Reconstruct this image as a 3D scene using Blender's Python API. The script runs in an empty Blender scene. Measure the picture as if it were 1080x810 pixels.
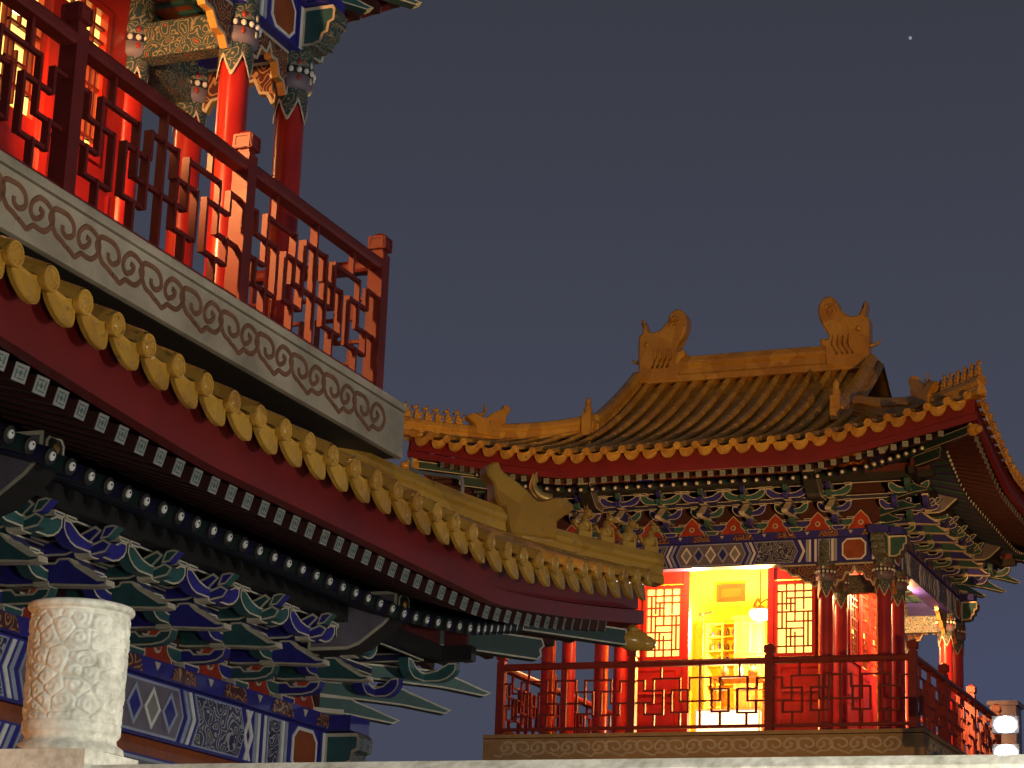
import bpy, bmesh, math, random
from mathutils import Vector, Matrix
random.seed(7)
PI = math.pi
sc = bpy.context.scene
COL = sc.collection

# ------------------------------------------------------------------ camera
def cam_axes(yaw, pitch, roll):
    cy, sy, cp, sp = math.cos(yaw), math.sin(yaw), math.cos(pitch), math.sin(pitch)
    f = Vector((sy*cp, cy*cp, sp)); r = Vector((cy, -sy, 0)); u = r.cross(f)
    return math.cos(roll)*r + math.sin(roll)*u, -math.sin(roll)*r + math.cos(roll)*u, f
RT, UP, FW = cam_axes(math.radians(-22.5553), math.radians(15.9481), math.radians(2.1929))
cd = bpy.data.cameras.new('camera'); cam = bpy.data.objects.new('camera', cd); COL.objects.link(cam)
cd.sensor_width = 36; cd.lens = 81.99; cd.clip_start = .05; cd.clip_end = 5000
cam.matrix_world = Matrix(((RT.x, UP.x, -FW.x, 0), (RT.y, UP.y, -FW.y, 0), (RT.z, UP.z, -FW.z, 0), (0, 0, 0, 1)))
sc.camera = cam

# ------------------------------------------------------------------ exposure, sky, added fill sun
sc.view_settings.view_transform = 'Standard'; sc.view_settings.look = 'None'
sc.view_settings.exposure = 0; sc.view_settings.gamma = 1; sc.view_settings.use_curve_mapping = False
W = bpy.data.worlds.new('World'); sc.world = W; W.use_nodes = True
nt = W.node_tree; nt.nodes.clear()
out = nt.nodes.new('ShaderNodeOutputWorld'); bg = nt.nodes.new('ShaderNodeBackground')
sky = nt.nodes.new('ShaderNodeTexSky'); sky.sky_type = 'NISHITA'; sky.sun_disc = False
sky.sun_elevation = math.radians(2); sky.sun_rotation = math.radians(60)
tc = nt.nodes.new('ShaderNodeTexCoord'); sep = nt.nodes.new('ShaderNodeSeparateXYZ')
rp = nt.nodes.new('ShaderNodeValToRGB'); rp.color_ramp.interpolation = 'EASE'
e = rp.color_ramp.elements
e[0].position = 0.0; e[0].color = (.052, .063, .108, 1)
e[1].position = .52; e[1].color = (.036, .037, .050, 1)
m1 = e.new(.20); m1.color = (.052, .056, .085, 1)
mul = nt.nodes.new('ShaderNodeMix'); mul.data_type = 'RGBA'; mul.blend_type = 'ADD'
mul.inputs[0].default_value = .004
nt.links.new(tc.outputs['Generated'], sep.inputs[0]); nt.links.new(sep.outputs['Z'], rp.inputs[0])
nt.links.new(rp.outputs[0], mul.inputs[6]); nt.links.new(sky.outputs[0], mul.inputs[7])
gd = nt.nodes.new('ShaderNodeVectorMath'); gd.operation = 'DOT_PRODUCT'; gd.inputs[1].default_value = (-.172, .975, .14)  # bluish bloom of the twin-head floodlight painted into the sky
nt.links.new(tc.outputs['Generated'], gd.inputs[0])
gr = nt.nodes.new('ShaderNodeMapRange'); gr.interpolation_type = 'SMOOTHSTEP'; gr.inputs[1].default_value = .9965; gr.inputs[2].default_value = 1.0
nt.links.new(gd.outputs['Value'], gr.inputs[0])
ga = nt.nodes.new('ShaderNodeMix'); ga.data_type = 'RGBA'; ga.blend_type = 'ADD'; ga.inputs[7].default_value = (.003, .008, .032, 1)
nt.links.new(gr.outputs[0], ga.inputs[0]); nt.links.new(mul.outputs[2], ga.inputs[6]); nt.links.new(ga.outputs[2], bg.inputs[0]); bg.inputs[1].default_value = 1.0
nt.links.new(bg.outputs[0], out.inputs[0])
sl = bpy.data.lights.new('fill_sun', 'SUN'); sl.energy = .05; sl.angle = math.radians(10); sl.color = (1, .93, .84)  # faint sun lamp added as a soft night fill
so = bpy.data.objects.new('fill_sun', sl); COL.objects.link(so)
so.rotation_euler = (math.radians(52), 0, math.radians(38))

# ------------------------------------------------------------------ materials
def nodes_of(name):
    m = bpy.data.materials.new(name); m.use_nodes = True
    t = m.node_tree; b = t.nodes['Principled BSDF']
    return m, t, b
def mat(name, col, rough=.5, var=.25, scale=6.0, metal=0.0, bump=0.0, bscale=40.0, spec=.5, coat=0.0):
    m, t, b = nodes_of(name)
    tcn = t.nodes.new('ShaderNodeTexCoord')
    n = t.nodes.new('ShaderNodeTexNoise'); n.inputs['Scale'].default_value = scale
    n.inputs['Detail'].default_value = 6; n.inputs['Roughness'].default_value = .65
    t.links.new(tcn.outputs['Object'], n.inputs['Vector'])
    r = t.nodes.new('ShaderNodeValToRGB')
    r.color_ramp.elements[0].position = .3; r.color_ramp.elements[1].position = .72
    r.color_ramp.elements[0].color = (*[c*(1-var) for c in col], 1)
    r.color_ramp.elements[1].color = (*[min(1, c*(1+var*.6)) for c in col], 1)
    t.links.new(n.outputs[0], r.inputs[0]); t.links.new(r.outputs[0], b.inputs['Base Color'])
    mr = t.nodes.new('ShaderNodeMapRange'); mr.inputs[3].default_value = max(.05, rough-.12); mr.inputs[4].default_value = min(1, rough+.15)
    t.links.new(n.outputs[0], mr.inputs[0]); t.links.new(mr.outputs[0], b.inputs['Roughness'])
    b.inputs['Metallic'].default_value = metal; b.inputs['Specular IOR Level'].default_value = spec
    b.inputs['Coat Weight'].default_value = coat; b.inputs['Coat Roughness'].default_value = .15
    if bump:
        n2 = t.nodes.new('ShaderNodeTexNoise'); n2.inputs['Scale'].default_value = bscale; n2.inputs['Detail'].default_value = 5
        t.links.new(tcn.outputs['Object'], n2.inputs['Vector'])
        bp = t.nodes.new('ShaderNodeBump'); bp.inputs['Strength'].default_value = bump; bp.inputs['Distance'].default_value = .01
        t.links.new(n2.outputs[0], bp.inputs['Height']); t.links.new(bp.outputs[0], b.inputs['Normal'])
    return m
def emis(name, col, s):
    m, t, b = nodes_of(name)
    b.inputs['Base Color'].default_value = (*[min(.8, c*.8) for c in col], 1)
    b.inputs['Emission Color'].default_value = (*col, 1); b.inputs['Emission Strength'].default_value = s
    return m
def scroll_mat(name, ground, line, accent, scale=9.0):
    """painted scrollwork: rings round scattered centres, pale lines on a dark ground"""
    m, t, b = nodes_of(name)
    tcn = t.nodes.new('ShaderNodeTexCoord')
    nz = t.nodes.new('ShaderNodeTexNoise'); nz.inputs['Scale'].default_value = scale*.9; nz.inputs['Detail'].default_value = 1
    t.links.new(tcn.outputs['Object'], nz.inputs['Vector'])
    vadd = t.nodes.new('ShaderNodeMix'); vadd.data_type = 'RGBA'; vadd.blend_type = 'LINEAR_LIGHT'; vadd.inputs[0].default_value = .06
    t.links.new(tcn.outputs['Object'], vadd.inputs[6]); t.links.new(nz.outputs['Color'], vadd.inputs[7])
    v = t.nodes.new('ShaderNodeTexVoronoi'); v.feature = 'F1'; v.inputs['Scale'].default_value = scale
    t.links.new(vadd.outputs[2], v.inputs['Vector'])
    s = t.nodes.new('ShaderNodeMath'); s.operation = 'MULTIPLY'; s.inputs[1].default_value = 26
    t.links.new(v.outputs['Distance'], s.inputs[0])
    sn = t.nodes.new('ShaderNodeMath'); sn.operation = 'SINE'; t.links.new(s.outputs[0], sn.inputs[0])
    r = t.nodes.new('ShaderNodeValToRGB'); r.color_ramp.elements[0].position = .55; r.color_ramp.elements[1].position = .7
    r.color_ramp.elements[0].color = (*ground, 1); r.color_ramp.elements[1].color = (*line, 1)
    t.links.new(sn.outputs[0], r.inputs[0])
    r2 = t.nodes.new('ShaderNodeValToRGB'); r2.color_ramp.elements[0].position = .12; r2.color_ramp.elements[1].position = .16
    r2.color_ramp.elements[0].color = (1, 1, 1, 1); r2.color_ramp.elements[1].color = (0, 0, 0, 1)
    t.links.new(v.outputs['Distance'], r2.inputs[0])
    mx = t.nodes.new('ShaderNodeMix'); mx.data_type = 'RGBA'
    t.links.new(r2.outputs[0], mx.inputs[0]); t.links.new(r.outputs[0], mx.inputs[6]); mx.inputs[7].default_value = (*accent, 1)
    t.links.new(mx.outputs[2], b.inputs['Base Color']); b.inputs['Roughness'].default_value = .55
    return m
def marble_mat(name, c0, c1):
    m, t, b = nodes_of(name)
    tcn = t.nodes.new('ShaderNodeTexCoord')
    n = t.nodes.new('ShaderNodeTexNoise'); n.inputs['Scale'].default_value = 9; n.inputs['Detail'].default_value = 9; n.inputs['Distortion'].default_value = .6
    n2 = t.nodes.new('ShaderNodeTexNoise'); n2.inputs['Scale'].default_value = 55; n2.inputs['Detail'].default_value = 6
    for q in (n, n2): t.links.new(tcn.outputs['Object'], q.inputs['Vector'])
    r = t.nodes.new('ShaderNodeValToRGB'); r.color_ramp.elements[0].position = .32; r.color_ramp.elements[1].position = .6
    r.color_ramp.elements[0].color = (*c0, 1); r.color_ramp.elements[1].color = (*c1, 1)
    ad = t.nodes.new('ShaderNodeMath'); ad.operation = 'MULTIPLY_ADD'; ad.inputs[1].default_value = .45
    ad2 = t.nodes.new('ShaderNodeMath'); ad2.operation = 'MULTIPLY'; ad2.inputs[1].default_value = .55
    t.links.new(n.outputs[0], ad2.inputs[0]); t.links.new(n2.outputs[0], ad.inputs[0]); t.links.new(ad2.outputs[0], ad.inputs[2])
    t.links.new(ad.outputs[0], r.inputs[0]); t.links.new(r.outputs[0], b.inputs['Base Color'])
    b.inputs['Roughness'].default_value = .6
    bp = t.nodes.new('ShaderNodeBump'); bp.inputs['Strength'].default_value = .35; bp.inputs['Distance'].default_value = .004
    t.links.new(n2.outputs[0], bp.inputs['Height']); t.links.new(bp.outputs[0], b.inputs['Normal'])
    return m
def tile_mat(name):
    m, t, b = nodes_of(name); N = t.nodes.new; L = t.links.new
    tcn = N('ShaderNodeTexCoord')
    n1 = N('ShaderNodeTexNoise'); n1.inputs['Scale'].default_value = 1.3; n1.inputs['Detail'].default_value = 7; n1.inputs['Roughness'].default_value = .7
    n2 = N('ShaderNodeTexNoise'); n2.inputs['Scale'].default_value = 26; n2.inputs['Detail'].default_value = 6
    v = N('ShaderNodeTexVoronoi'); v.inputs['Scale'].default_value = 4.2
    for q in (n1, n2, v): L(tcn.outputs['Object'], q.inputs['Vector'])
    r = N('ShaderNodeValToRGB'); e = r.color_ramp.elements
    e[0].position = .25; e[0].color = (.40, .19, .024, 1); e[1].position = .75; e[1].color = (.60, .33, .045, 1)
    hs = N('ShaderNodeSeparateColor'); L(v.outputs['Color'], hs.inputs[0])
    mx = N('ShaderNodeMix'); mx.inputs[0].default_value = .45; L(n1.outputs[0], mx.inputs[2]); L(hs.outputs[0], mx.inputs[3]); L(mx.outputs[0], r.inputs[0])
    d = N('ShaderNodeValToRGB'); d.color_ramp.elements[0].position = .27; d.color_ramp.elements[1].position = .42; L(n2.outputs[0], d.inputs[0])
    dm = N('ShaderNodeMix'); dm.data_type = 'RGBA'; dm.blend_type = 'MIX'; dm.inputs[6].default_value = (.20, .11, .028, 1)
    L(d.outputs[0], dm.inputs[0]); L(r.outputs[0], dm.inputs[7]); L(dm.outputs[2], b.inputs['Base Color'])
    mr = N('ShaderNodeMapRange'); mr.inputs[3].default_value = .55; mr.inputs[4].default_value = .22; L(d.outputs[0], mr.inputs[0]); L(mr.outputs[0], b.inputs['Roughness'])
    bp = N('ShaderNodeBump'); bp.inputs['Strength'].default_value = .3; bp.inputs['Distance'].default_value = .01; L(n2.outputs[0], bp.inputs['Height']); L(bp.outputs[0], b.inputs['Normal'])
    return m
M = dict(
    red=mat('red_lacquer', (.36, .014, .008), .32, .22, 3, bump=.05, spec=.5, coat=.3),
    railred=mat('rail_red_paint', (.17, .014, .009), .5, .3, 5, bump=.08),
    fascia=mat('eave_red_paint', (.17, .006, .005), .55, .3, 2.5, bump=.1, bscale=15),
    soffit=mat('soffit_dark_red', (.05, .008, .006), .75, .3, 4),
    maroon=mat('maroon_board', (.09, .012, .012), .6, .3, 4),
    black=mat('black_paint_and_shade', (.012, .011, .012), .6, .3, 6),  # also stands in for shade on the balcony slab's underside
    tile=tile_mat('glazed_yellow_tile'),
    blue=mat('blue_paint', (.022, .020, .23), .5, .3, 9),
    green=mat('green_paint', (.024, .092, .095), .5, .35, 9),
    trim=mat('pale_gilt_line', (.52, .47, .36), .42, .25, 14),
    white=mat('white_paint', (.70, .70, .68), .5, .15, 14),
    ash=mat('ash_grey_paint', (.24, .24, .22), .6, .2, 14),
    violet=mat('grey_violet_paint', (.15, .13, .17), .55, .25, 10),
    shadowgreen=mat('shaded_green_paint', (.016, .050, .050), .6, .3, 9),  # green paint with the eave shade put into its colour
    shadowblue=mat('shaded_blue_paint', (.016, .016, .075), .6, .3, 9),  # blue paint darkened the same way for eave shade
    paleblue=mat('pale_blue_paint', (.30, .34, .46), .5, .2, 14),
    orange=mat('orange_paint', (.26, .060, .014), .55, .35, 8),
    flame=mat('flame_red_paint', (.34, .03, .012), .55, .35, 8),
    gold=mat('gold_leaf', (.62, .36, .09), .32, .3, 10, metal=.55),
    scroll=scroll_mat('painted_scroll_grey', (.02, .02, .07), (.36, .36, .36), (.30, .22, .08), 11),
    scroll2=scroll_mat('painted_scroll_gold', (.07, .018, .02), (.40, .22, .09), (.36, .12, .03), 9),
    scroll3=scroll_mat('painted_scroll_green', (.018, .050, .055), (.24, .20, .12), (.30, .06, .02), 12),
    slab=mat('grey_stone', (.49, .42, .31), .75, .38, 2.2, bump=.25, bscale=60),
    litstone=mat('orange_lit_stone', (.36, .25, .12), .75, .22, 5, bump=.25, bscale=60),  # stone with the orange lamp light mixed into its colour
    carve=mat('brown_carving_paint', (.24, .105, .05), .6, .3, 8),
    stone=mat('terrace_stone', (.30, .29, .27), .85, .3, 3, bump=.3),
    marble=marble_mat('weathered_marble', (.33, .32, .26), (.72, .70, .62)),
    cream=mat('cream_wall', (.85, .62, .10), .8, .1, 2),
    wood=mat('honey_wood', (.12, .036, .010), .45, .3, 5),
    dark=mat('dark_ceramic', (.05, .03, .025), .3, .3, 8),
    metal=mat('grey_metal', (.35, .35, .36), .35, .2, 8, metal=.8),
    pier=mat('grey_violet_plaster', (.46, .42, .50), .8, .2, 3),
    pane=emis('lit_window_paper', (1, .62, .13), 2.3),
    bulb=emis('warm_bulb', (1, .72, .36), 14),
    coolbulb=emis('cool_led', (.88, .92, 1), 60),
    boxglow=emis('glowing_box', (1, .86, .5), 2.2),
    star=emis('starlight', (.8, .85, 1), .30),
    ground=mat('paving', (.12, .115, .11), .9, .3, 1.5, bump=.3),
)

# ------------------------------------------------------------------ mesh builder
class MB:
    def __init__(s): s.v = []; s.f = []; s.m = []; s.sm = []; s.mats = []
    def mi(s, key):
        if key not in s.mats: s.mats.append(key)
        return s.mats.index(key)
    def add(s, vs, fs, key, smooth=False):
        o = len(s.v); s.v += [tuple(p) for p in vs]; k = s.mi(key)
        for f in fs: s.f.append([i+o for i in f]); s.m.append(k); s.sm.append(smooth)
    def box(s, c, d, key, rz=0.0, T=None):
        x, y, z = d[0]/2, d[1]/2, d[2]/2
        vs = [(a, b, e) for a in (-x, x) for b in (-y, y) for e in (-z, z)]
        if rz: vs = [(a*math.cos(rz)-b*math.sin(rz), a*math.sin(rz)+b*math.cos(rz), e) for a, b, e in vs]
        vs = [(a+c[0], b+c[1], e+c[2]) for a, b, e in vs]
        if T: vs = [T(*p) for p in vs]
        s.add(vs, [(0, 1, 3, 2), (4, 6, 7, 5), (0, 4, 5, 1), (2, 3, 7, 6), (0, 2, 6, 4), (1, 5, 7, 3)], key)
    def bbox(s, x0, x1, y0, y1, z0, z1, key):
        s.box(((x0+x1)/2, (y0+y1)/2, (z0+z1)/2), (x1-x0, y1-y0, z1-z0), key)
    def prism(s, poly, T, th, face, trim=None, ins=.012, side=None, bulge=0.0):
        """poly in (a,b), extruded c in +-th/2; both faces get a trim ring of width ins"""
        n = len(poly); side = side or trim or face
        area = sum(poly[i][0]*poly[(i+1) % n][1]-poly[(i+1) % n][0]*poly[i][1] for i in range(n))
        if area < 0: poly = poly[::-1]
        o0 = len(s.v); h = th/2
        vs = [T(a, b, -h) for a, b in poly] + [T(a, b, h) for a, b in poly]
        if trim is None:
            s.add(vs, [list(range(n))[::-1], list(range(n, 2*n))], face)
            s.mi(side)
            for i in range(n):
                j = (i+1) % n; s.f.append([o0+i, o0+j, o0+n+j, o0+n+i]); s.m.append(s.mi(side)); s.sm.append(False)
            return
        inn = []
        for i in range(n):
            p, q, r = poly[i-1], poly[i], poly[(i+1) % n]
            e1 = Vector((q[0]-p[0], q[1]-p[1])); e2 = Vector((r[0]-q[0], r[1]-q[1]))
            e1.normalize(); e2.normalize()
            n1 = Vector((-e1.y, e1.x)); n2 = Vector((-e2.y, e2.x)); b = n1+n2
            if b.length < 1e-4: b = n1
            b.normalize(); k = ins/max(.45, b.dot(n1))
            inn.append((q[0]+b.x*k, q[1]+b.y*k))
        vs += [T(a, b, -h-bulge) for a, b in inn] + [T(a, b, h+bulge) for a, b in inn]
        s.v += [tuple(p) for p in vs]
        def F(idx, key): s.f.append([o0+i for i in idx]); s.m.append(s.mi(key)); s.sm.append(False)
        F([2*n+i for i in range(n)][::-1], face); F([3*n+i for i in range(n)], face)
        for i in range(n):
            j = (i+1) % n
            F([i, j, n+j, n+i], side)
            F([j, i, 2*n+i, 2*n+j], trim); F([n+i, n+j, 3*n+j, 3*n+i], trim)
    def sweep(s, path, prof, key, closed=True, caps=True, smooth=False, frame=None):
        """prof(i) -> list of 3d points for station i"""
        rings = [prof(i, p) for i, p in enumerate(path)]
        k = len(rings[0]); vs = [q for r in rings for q in r]; fs = []
        for i in range(len(rings)-1):
            for j in range(k if closed else k-1):
                a = i*k+j; b = i*k+(j+1) % k; fs.append((a, b, b+k, a+k))
        s.add(vs, fs, key, smooth)
        if caps and closed:
            s.add(rings[0], [list(range(k))[::-1]], key); s.add(rings[-1], [list(range(k))], key)
    def tube(s, pts, rad, key, n=8, smooth=True):
        pts = [Vector(p) for p in pts]; rr = rad if isinstance(rad, (list, tuple)) else [rad]*len(pts)
        def prof(i, p):
            a = pts[max(0, i-1)]; b = pts[min(len(pts)-1, i+1)]; t = (b-a).normalized()
            u = t.cross(Vector((0, 0, 1)) if abs(t.z) < .95 else Vector((1, 0, 0))).normalized(); w = t.cross(u)
            return [p+rr[i]*(math.cos(2*PI*k/n)*u+math.sin(2*PI*k/n)*w) for k in range(n)]
        s.sweep(pts, prof, key, smooth=smooth)
    def lathe(s, prof, c, key, n=24, smooth=True, T=None):
        """prof: list of (r,z)"""
        vs = []; fs = []; k = len(prof)
        for j in range(n):
            a = 2*PI*j/n
            for r, z in prof:
                p = (c[0]+r*math.cos(a), c[1]+r*math.sin(a), c[2]+z); vs.append(T(*p) if T else p)
        for j in range(n):
            jj = (j+1) % n
            for i in range(k-1): fs.append((j*k+i, jj*k+i, jj*k+i+1, j*k+i+1))
        s.add(vs, fs, key, smooth)
        for idx, flip in ((0, True), (k-1, False)):
            if prof[idx][0] > 1e-4:
                ring = [vs[j*k+idx] for j in range(n)]
                s.add(ring, [list(range(n))[::-1] if flip else list(range(n))], key)
    def ell(s, c, r, key, n=10, m=7, rot=None):
        vs = []; fs = []
        for i in range(m+1):
            th = PI*i/m
            for j in range(n):
                p = Vector((r[0]*math.sin(th)*math.cos(2*PI*j/n), r[1]*math.sin(th)*math.sin(2*PI*j/n), r[2]*math.cos(th)))
                if rot: p = rot @ p
                vs.append(p+Vector(c))
        for i in range(m):
            for j in range(n): a = i*n+j; b = i*n+(j+1) % n; fs.append((a, a+n, b+n, b))
        s.add(vs, fs, key, True)
    def ribbon(s, pts, wd, T, key, th=.006):
        """flat raised band of width wd along a 2d polyline; T(a,b,c) with c = height above the face"""
        n = len(pts); L = []; R = []
        for i in range(n):
            p = Vector(pts[max(0, i-1)]); q = Vector(pts[min(n-1, i+1)]); d = (q-p)
            if d.length < 1e-6: d = Vector((1, 0))
            d.normalize(); nn = Vector((-d.y, d.x))*wd/2; c = Vector(pts[i]); L.append(c+nn); R.append(c-nn)
        vs = []
        for i in range(n):
            vs += [T(L[i].x, L[i].y, -.003), T(L[i].x*.8+R[i].x*.2, L[i].y*.8+R[i].y*.2, th), T(R[i].x*.8+L[i].x*.2, R[i].y*.8+L[i].y*.2, th), T(R[i].x, R[i].y, -.003)]
        fs = []
        for i in range(n-1):
            for k in range(3): a = i*4+k; fs.append((a, a+1, a+5, a+4))
        fs += [(0, 3, 2, 1), (n*4-4, n*4-3, n*4-2, n*4-1)]
        s.add(vs, fs, key)
    def mesh(s, name):
        me = bpy.data.meshes.new(name); me.from_pydata(s.v, [], s.f)
        for k in s.mats: me.materials.append(M[k])
        me.polygons.foreach_set('material_index', s.m); me.polygons.foreach_set('use_smooth', s.sm)
        bm = bmesh.new(); bm.from_mesh(me); bmesh.ops.recalc_face_normals(bm, faces=bm.faces); bm.to_mesh(me); bm.free()
        me.update(); return me
    def build(s, name, parent=None, loc=(0, 0, 0), rz=0.0):
        return put(name, s.mesh(name), parent, loc, rz)
def put(name, me, parent=None, loc=(0, 0, 0), rz=0.0, scale=None):
    o = bpy.data.objects.new(name, me); COL.objects.link(o)
    o.location = loc; o.rotation_euler = (0, 0, rz)
    if scale: o.scale = scale
    if parent: o.parent = parent
    return o
def thing(name, label, cat, loc=(0, 0, 0), rz=0.0, group=None):
    o = put(name, None, None, loc, rz); return tag(o, label, cat, group)
def tag(o, label, cat, group=None):
    o['label'] = label; o['category'] = cat
    if group: o['group'] = group
    return o
def part(name, parent, loc=(0, 0, 0), rz=0.0): return put(name, None, parent, loc, rz)
KIDS = {}
def copy_tree(o, parent=None):
    c = o.copy(); COL.objects.link(c)
    if parent: c.parent = parent
    for ch in o.children: copy_tree(ch, c)
    return c
def smooth2(pts, k=6):
    out_ = []; n = len(pts); P = [Vector(p) for p in pts]
    for i in range(n-1):
        a, b, c, d = P[max(0, i-1)], P[i], P[i+1], P[min(n-1, i+2)]
        for j in range(k):
            t = j/k
            out_.append(.5*((2*b)+(c-a)*t+(2*a-5*b+4*c-d)*t*t+(3*b-a-3*c+d)*t**3))
    out_.append(P[-1]); return out_

# ================================================================== PAVILION
# local frame: centre of the plan at the origin, z as in the world (camera eye = 0); side 0 faces -Y, side 1 faces +X
HS, ZS0, ZS1 = 3.10, 3.85, 4.215           # balcony slab
GROUND, TERR = -1.6, -.45

class Eave:
    """roof eave all round the plan; the corners on the -Y side may turn up less (amp)"""
    def __init__(s, w, zp, half, zt, H, slope, curv, up, front_up, fade, dtop, fd, rd):
        s.w, s.zp, s.half, s.zt, s.H, s.slope, s.curv, s.up, s.front_up, s.fade, s.dtop, s.fd, s.rd = w, zp, half, zt, H, slope, curv, up, front_up, fade, dtop, fd, rd
        s.k = 0
    def amp(s, u):
        front = s.k == 0 or (s.k == 1 and u < 0) or (s.k == 3 and u > 0)
        return s.front_up if front else s.up
    def lift(s, u, d=0.0):
        t = min(1, max(0, (abs(u)-1.7)/(s.half-1.7)))
        return s.amp(u)*t**1.2*max(0, 1-d/s.fade)
    def z(s, u, d): return s.zt+s.slope*max(d, -.05)+s.curv*d*d+s.lift(u, d)
LOW = Eave(2.75, 2.03, 4.42, 2.845, .45, .45, .030, .36, .18, 1.8, 1.72, .31, .36)
UPP = Eave(2.42, 7.03, 4.06, 7.92, .55, .29, .0590, .45, .45, 3.0, 4.06, .325, .37)

def roof_slope(E, gable=None):
    """tiled slope for side 0; gable = half length of the ridge zone (slope runs to the ridge there)"""
    mb = MB(); n = round(2*E.half/.26); p = 2*E.half/n; r = .053
    def dmax(u):
        a = abs(u); lim = E.half-a
        if gable == 'end': return min(lim, 2.16)                     # hipped end under the gable
        if gable is not None: return E.dtop if a < gable else min(lim, E.dtop)
        return min(lim, E.dtop)
    for i in range(n):
        u = -E.half+p*(i+.5); D = max(.12, dmax(u)); k = 7 if D > .8 else 4
        if D > 2.5: k = 14
        def pt(uu, d, dz=0): return (uu, -(E.half-d), E.z(u if abs(uu-u) < p*.6 else uu, d)+dz)
        # barrel row
        nt_ = max(1, round((D+.05)/.30)); rings = []; jx, jz = random.uniform(-.006, .006), random.uniform(-.004, .004)
        for j in range(nt_):
            for q, rr in ((0, 1.09), (.55, 1.04), (.985, .98)):
                d = -.05+(D+.05)*(j+q)/nt_
                rings.append([(u+jx+r*rr*math.cos(a), -(E.half-d), E.z(u, d)+.012+jz+r*1.22*rr*math.sin(a)) for a in [PI*w_/6 for w_ in range(7)]])
        vs = [q for g in rings for q in g]; fs = [(a*7+b, a*7+b+1, a*7+b+8, a*7+b+7) for a in range(len(rings)-1) for b in range(6)]
        mb.add(vs, fs, 'tile', False)
        # round end tile with rim and boss
        y = -(E.half+.052); zc = E.z(u, -.05)+.022
        T = lambda x, yy, z, u=u, y=y, zc=zc: (u+x, y-z, zc+yy)
        mb.lathe([(.054, -.025), (.057, 0), (.054, .008), (.044, .008), (.041, .002), (.022, .002), (.016, .006), (0, .007)], (0, 0, 0), 'tile', 16, False, T)
        for q in range(7):
            an = q*2*PI/7+i; mb.ell(T(.032*math.cos(an), .032*math.sin(an), .003), (.006, .003, .006), 'tile', 6, 4)
        # pan to the right of the row, drip tile at its mouth
        if i < n-1:
            um = u+p/2; D2 = max(.06, min(dmax(um), max(dmax(u), dmax(u+p))))
            vs = []
            for j in range(k+1):
                d = -.03+(D2+.03)*j/k; z = E.z(um, d)-.035
                vs += [(um-p/2, -(E.half-d), z+.03), (um, -(E.half-d), z), (um+p/2, -(E.half-d), z+.03)]
            mb.add(vs, [(a*3+b, a*3+b+1, a*3+b+4, a*3+b+3) for a in range(k) for b in range(2)], 'tile', True)
            z0 = E.z(um, 0)-.03
            lob = [(-.108, .055), (-.112, .015), (-.104, -.030), (-.088, -.066), (-.066, -.096), (-.036, -.117), (0, -.125), (.036, -.117), (.066, -.096), (.088, -.066), (.104, -.030), (.112, .015), (.108, .055), (.05, .012), (0, .002), (-.05, .012)]
            mb.prism(lob, lambda a, b, c, um=um, z0=z0: (um+a, -(E.half+.035+c-.12*b-(.02*(a/.1)**2)), z0+b), .022, 'tile', 'tile', .014, bulge=-.007)
    return mb

def strip(E, v_of, z0, z1, v0, v1, key, nn=48, mb=None, ext=0.0):
    """moulding along the eave: outer v = v0, inner v = v1 (from the plan centre), z offsets from the lifted eave line, mitred"""
    mb = mb or MB(); us = [-1+2*i/nn for i in range(nn+1)]
    def prof(i, t):
        a = t*v0; b = t*v1; za = E.zt+E.lift(t*E.half, 0)
        return [(a, -v0, za+z0), (a, -v0, za+z1), (b, -v1, za+z1), (b, -v1, za+z0)]
    mb.sweep(us, prof, key); return mb

def soffit(E):
    mb = MB(); nn = 40; rows = 5; vs = []; fs = []
    for i in range(nn+1):
        t = -1+2*i/nn
        for j in range(rows+1):
            q = j/rows; v = E.half-.1-q*(E.half-.1-E.w)
            vs.append((t*v, -v, E.zt+E.lift(t*E.half)*(1-q)-E.fd+.05+q*(E.half-.1-E.w)*.33))
    fs = [(i*(rows+1)+j, i*(rows+1)+j+1, (i+1)*(rows+1)+j+1, (i+1)*(rows+1)+j) for i in range(nn) for j in range(rows)]
    mb.add(vs, fs, 'soffit'); return mb

# rafters: unit length along +Y (inward), end face at y=0
def rafter_meshes():
    a = MB(); a.bbox(-.036, .036, .004, 1, -.036, .036, 'soffit')
    a.prism([(-.038, -.038), (.038, -.038), (.038, .038), (-.038, .038)], lambda x, z, c: (x, c, z), .006, 'ash', 'ash', .006, 'ash')
    for (x0, x1, z0, z1) in ((-.026, -.02, -.026, .012), (-.012, .026, -.026, -.02), (.02, .026, -.012, .026), (-.026, .012, .02, .026), (-.004, .004, -.012, .012), (-.013, .013, -.003, .003)):
        a.bbox(x0, x1, -.0055, -.002, z0, z1, 'green')
    b = MB(); T = lambda x, y, z: (x, -z, y)
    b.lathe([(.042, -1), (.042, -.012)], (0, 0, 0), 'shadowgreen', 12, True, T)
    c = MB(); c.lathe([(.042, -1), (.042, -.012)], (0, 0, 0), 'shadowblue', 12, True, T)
    for q in (b, c):
        q.lathe([(.0425, -.014), (.042, .004), (.036, .006), (0, .006)], (0, 0, 0), 'black', 12, False, T); q.lathe([(.022, .004), (.021, .012), (0, .014)], (0, .003, 0), 'white', 12, False, T)
        q.lathe([(.0055, .006), (.0055, .0165), (0, .017)], (0, .010, 0), 'maroon', 8, False, T)
    return a.mesh('flying_rafter'), b.mesh('round_rafter'), c.mesh('round_rafter')
RAFT = rafter_meshes()

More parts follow.
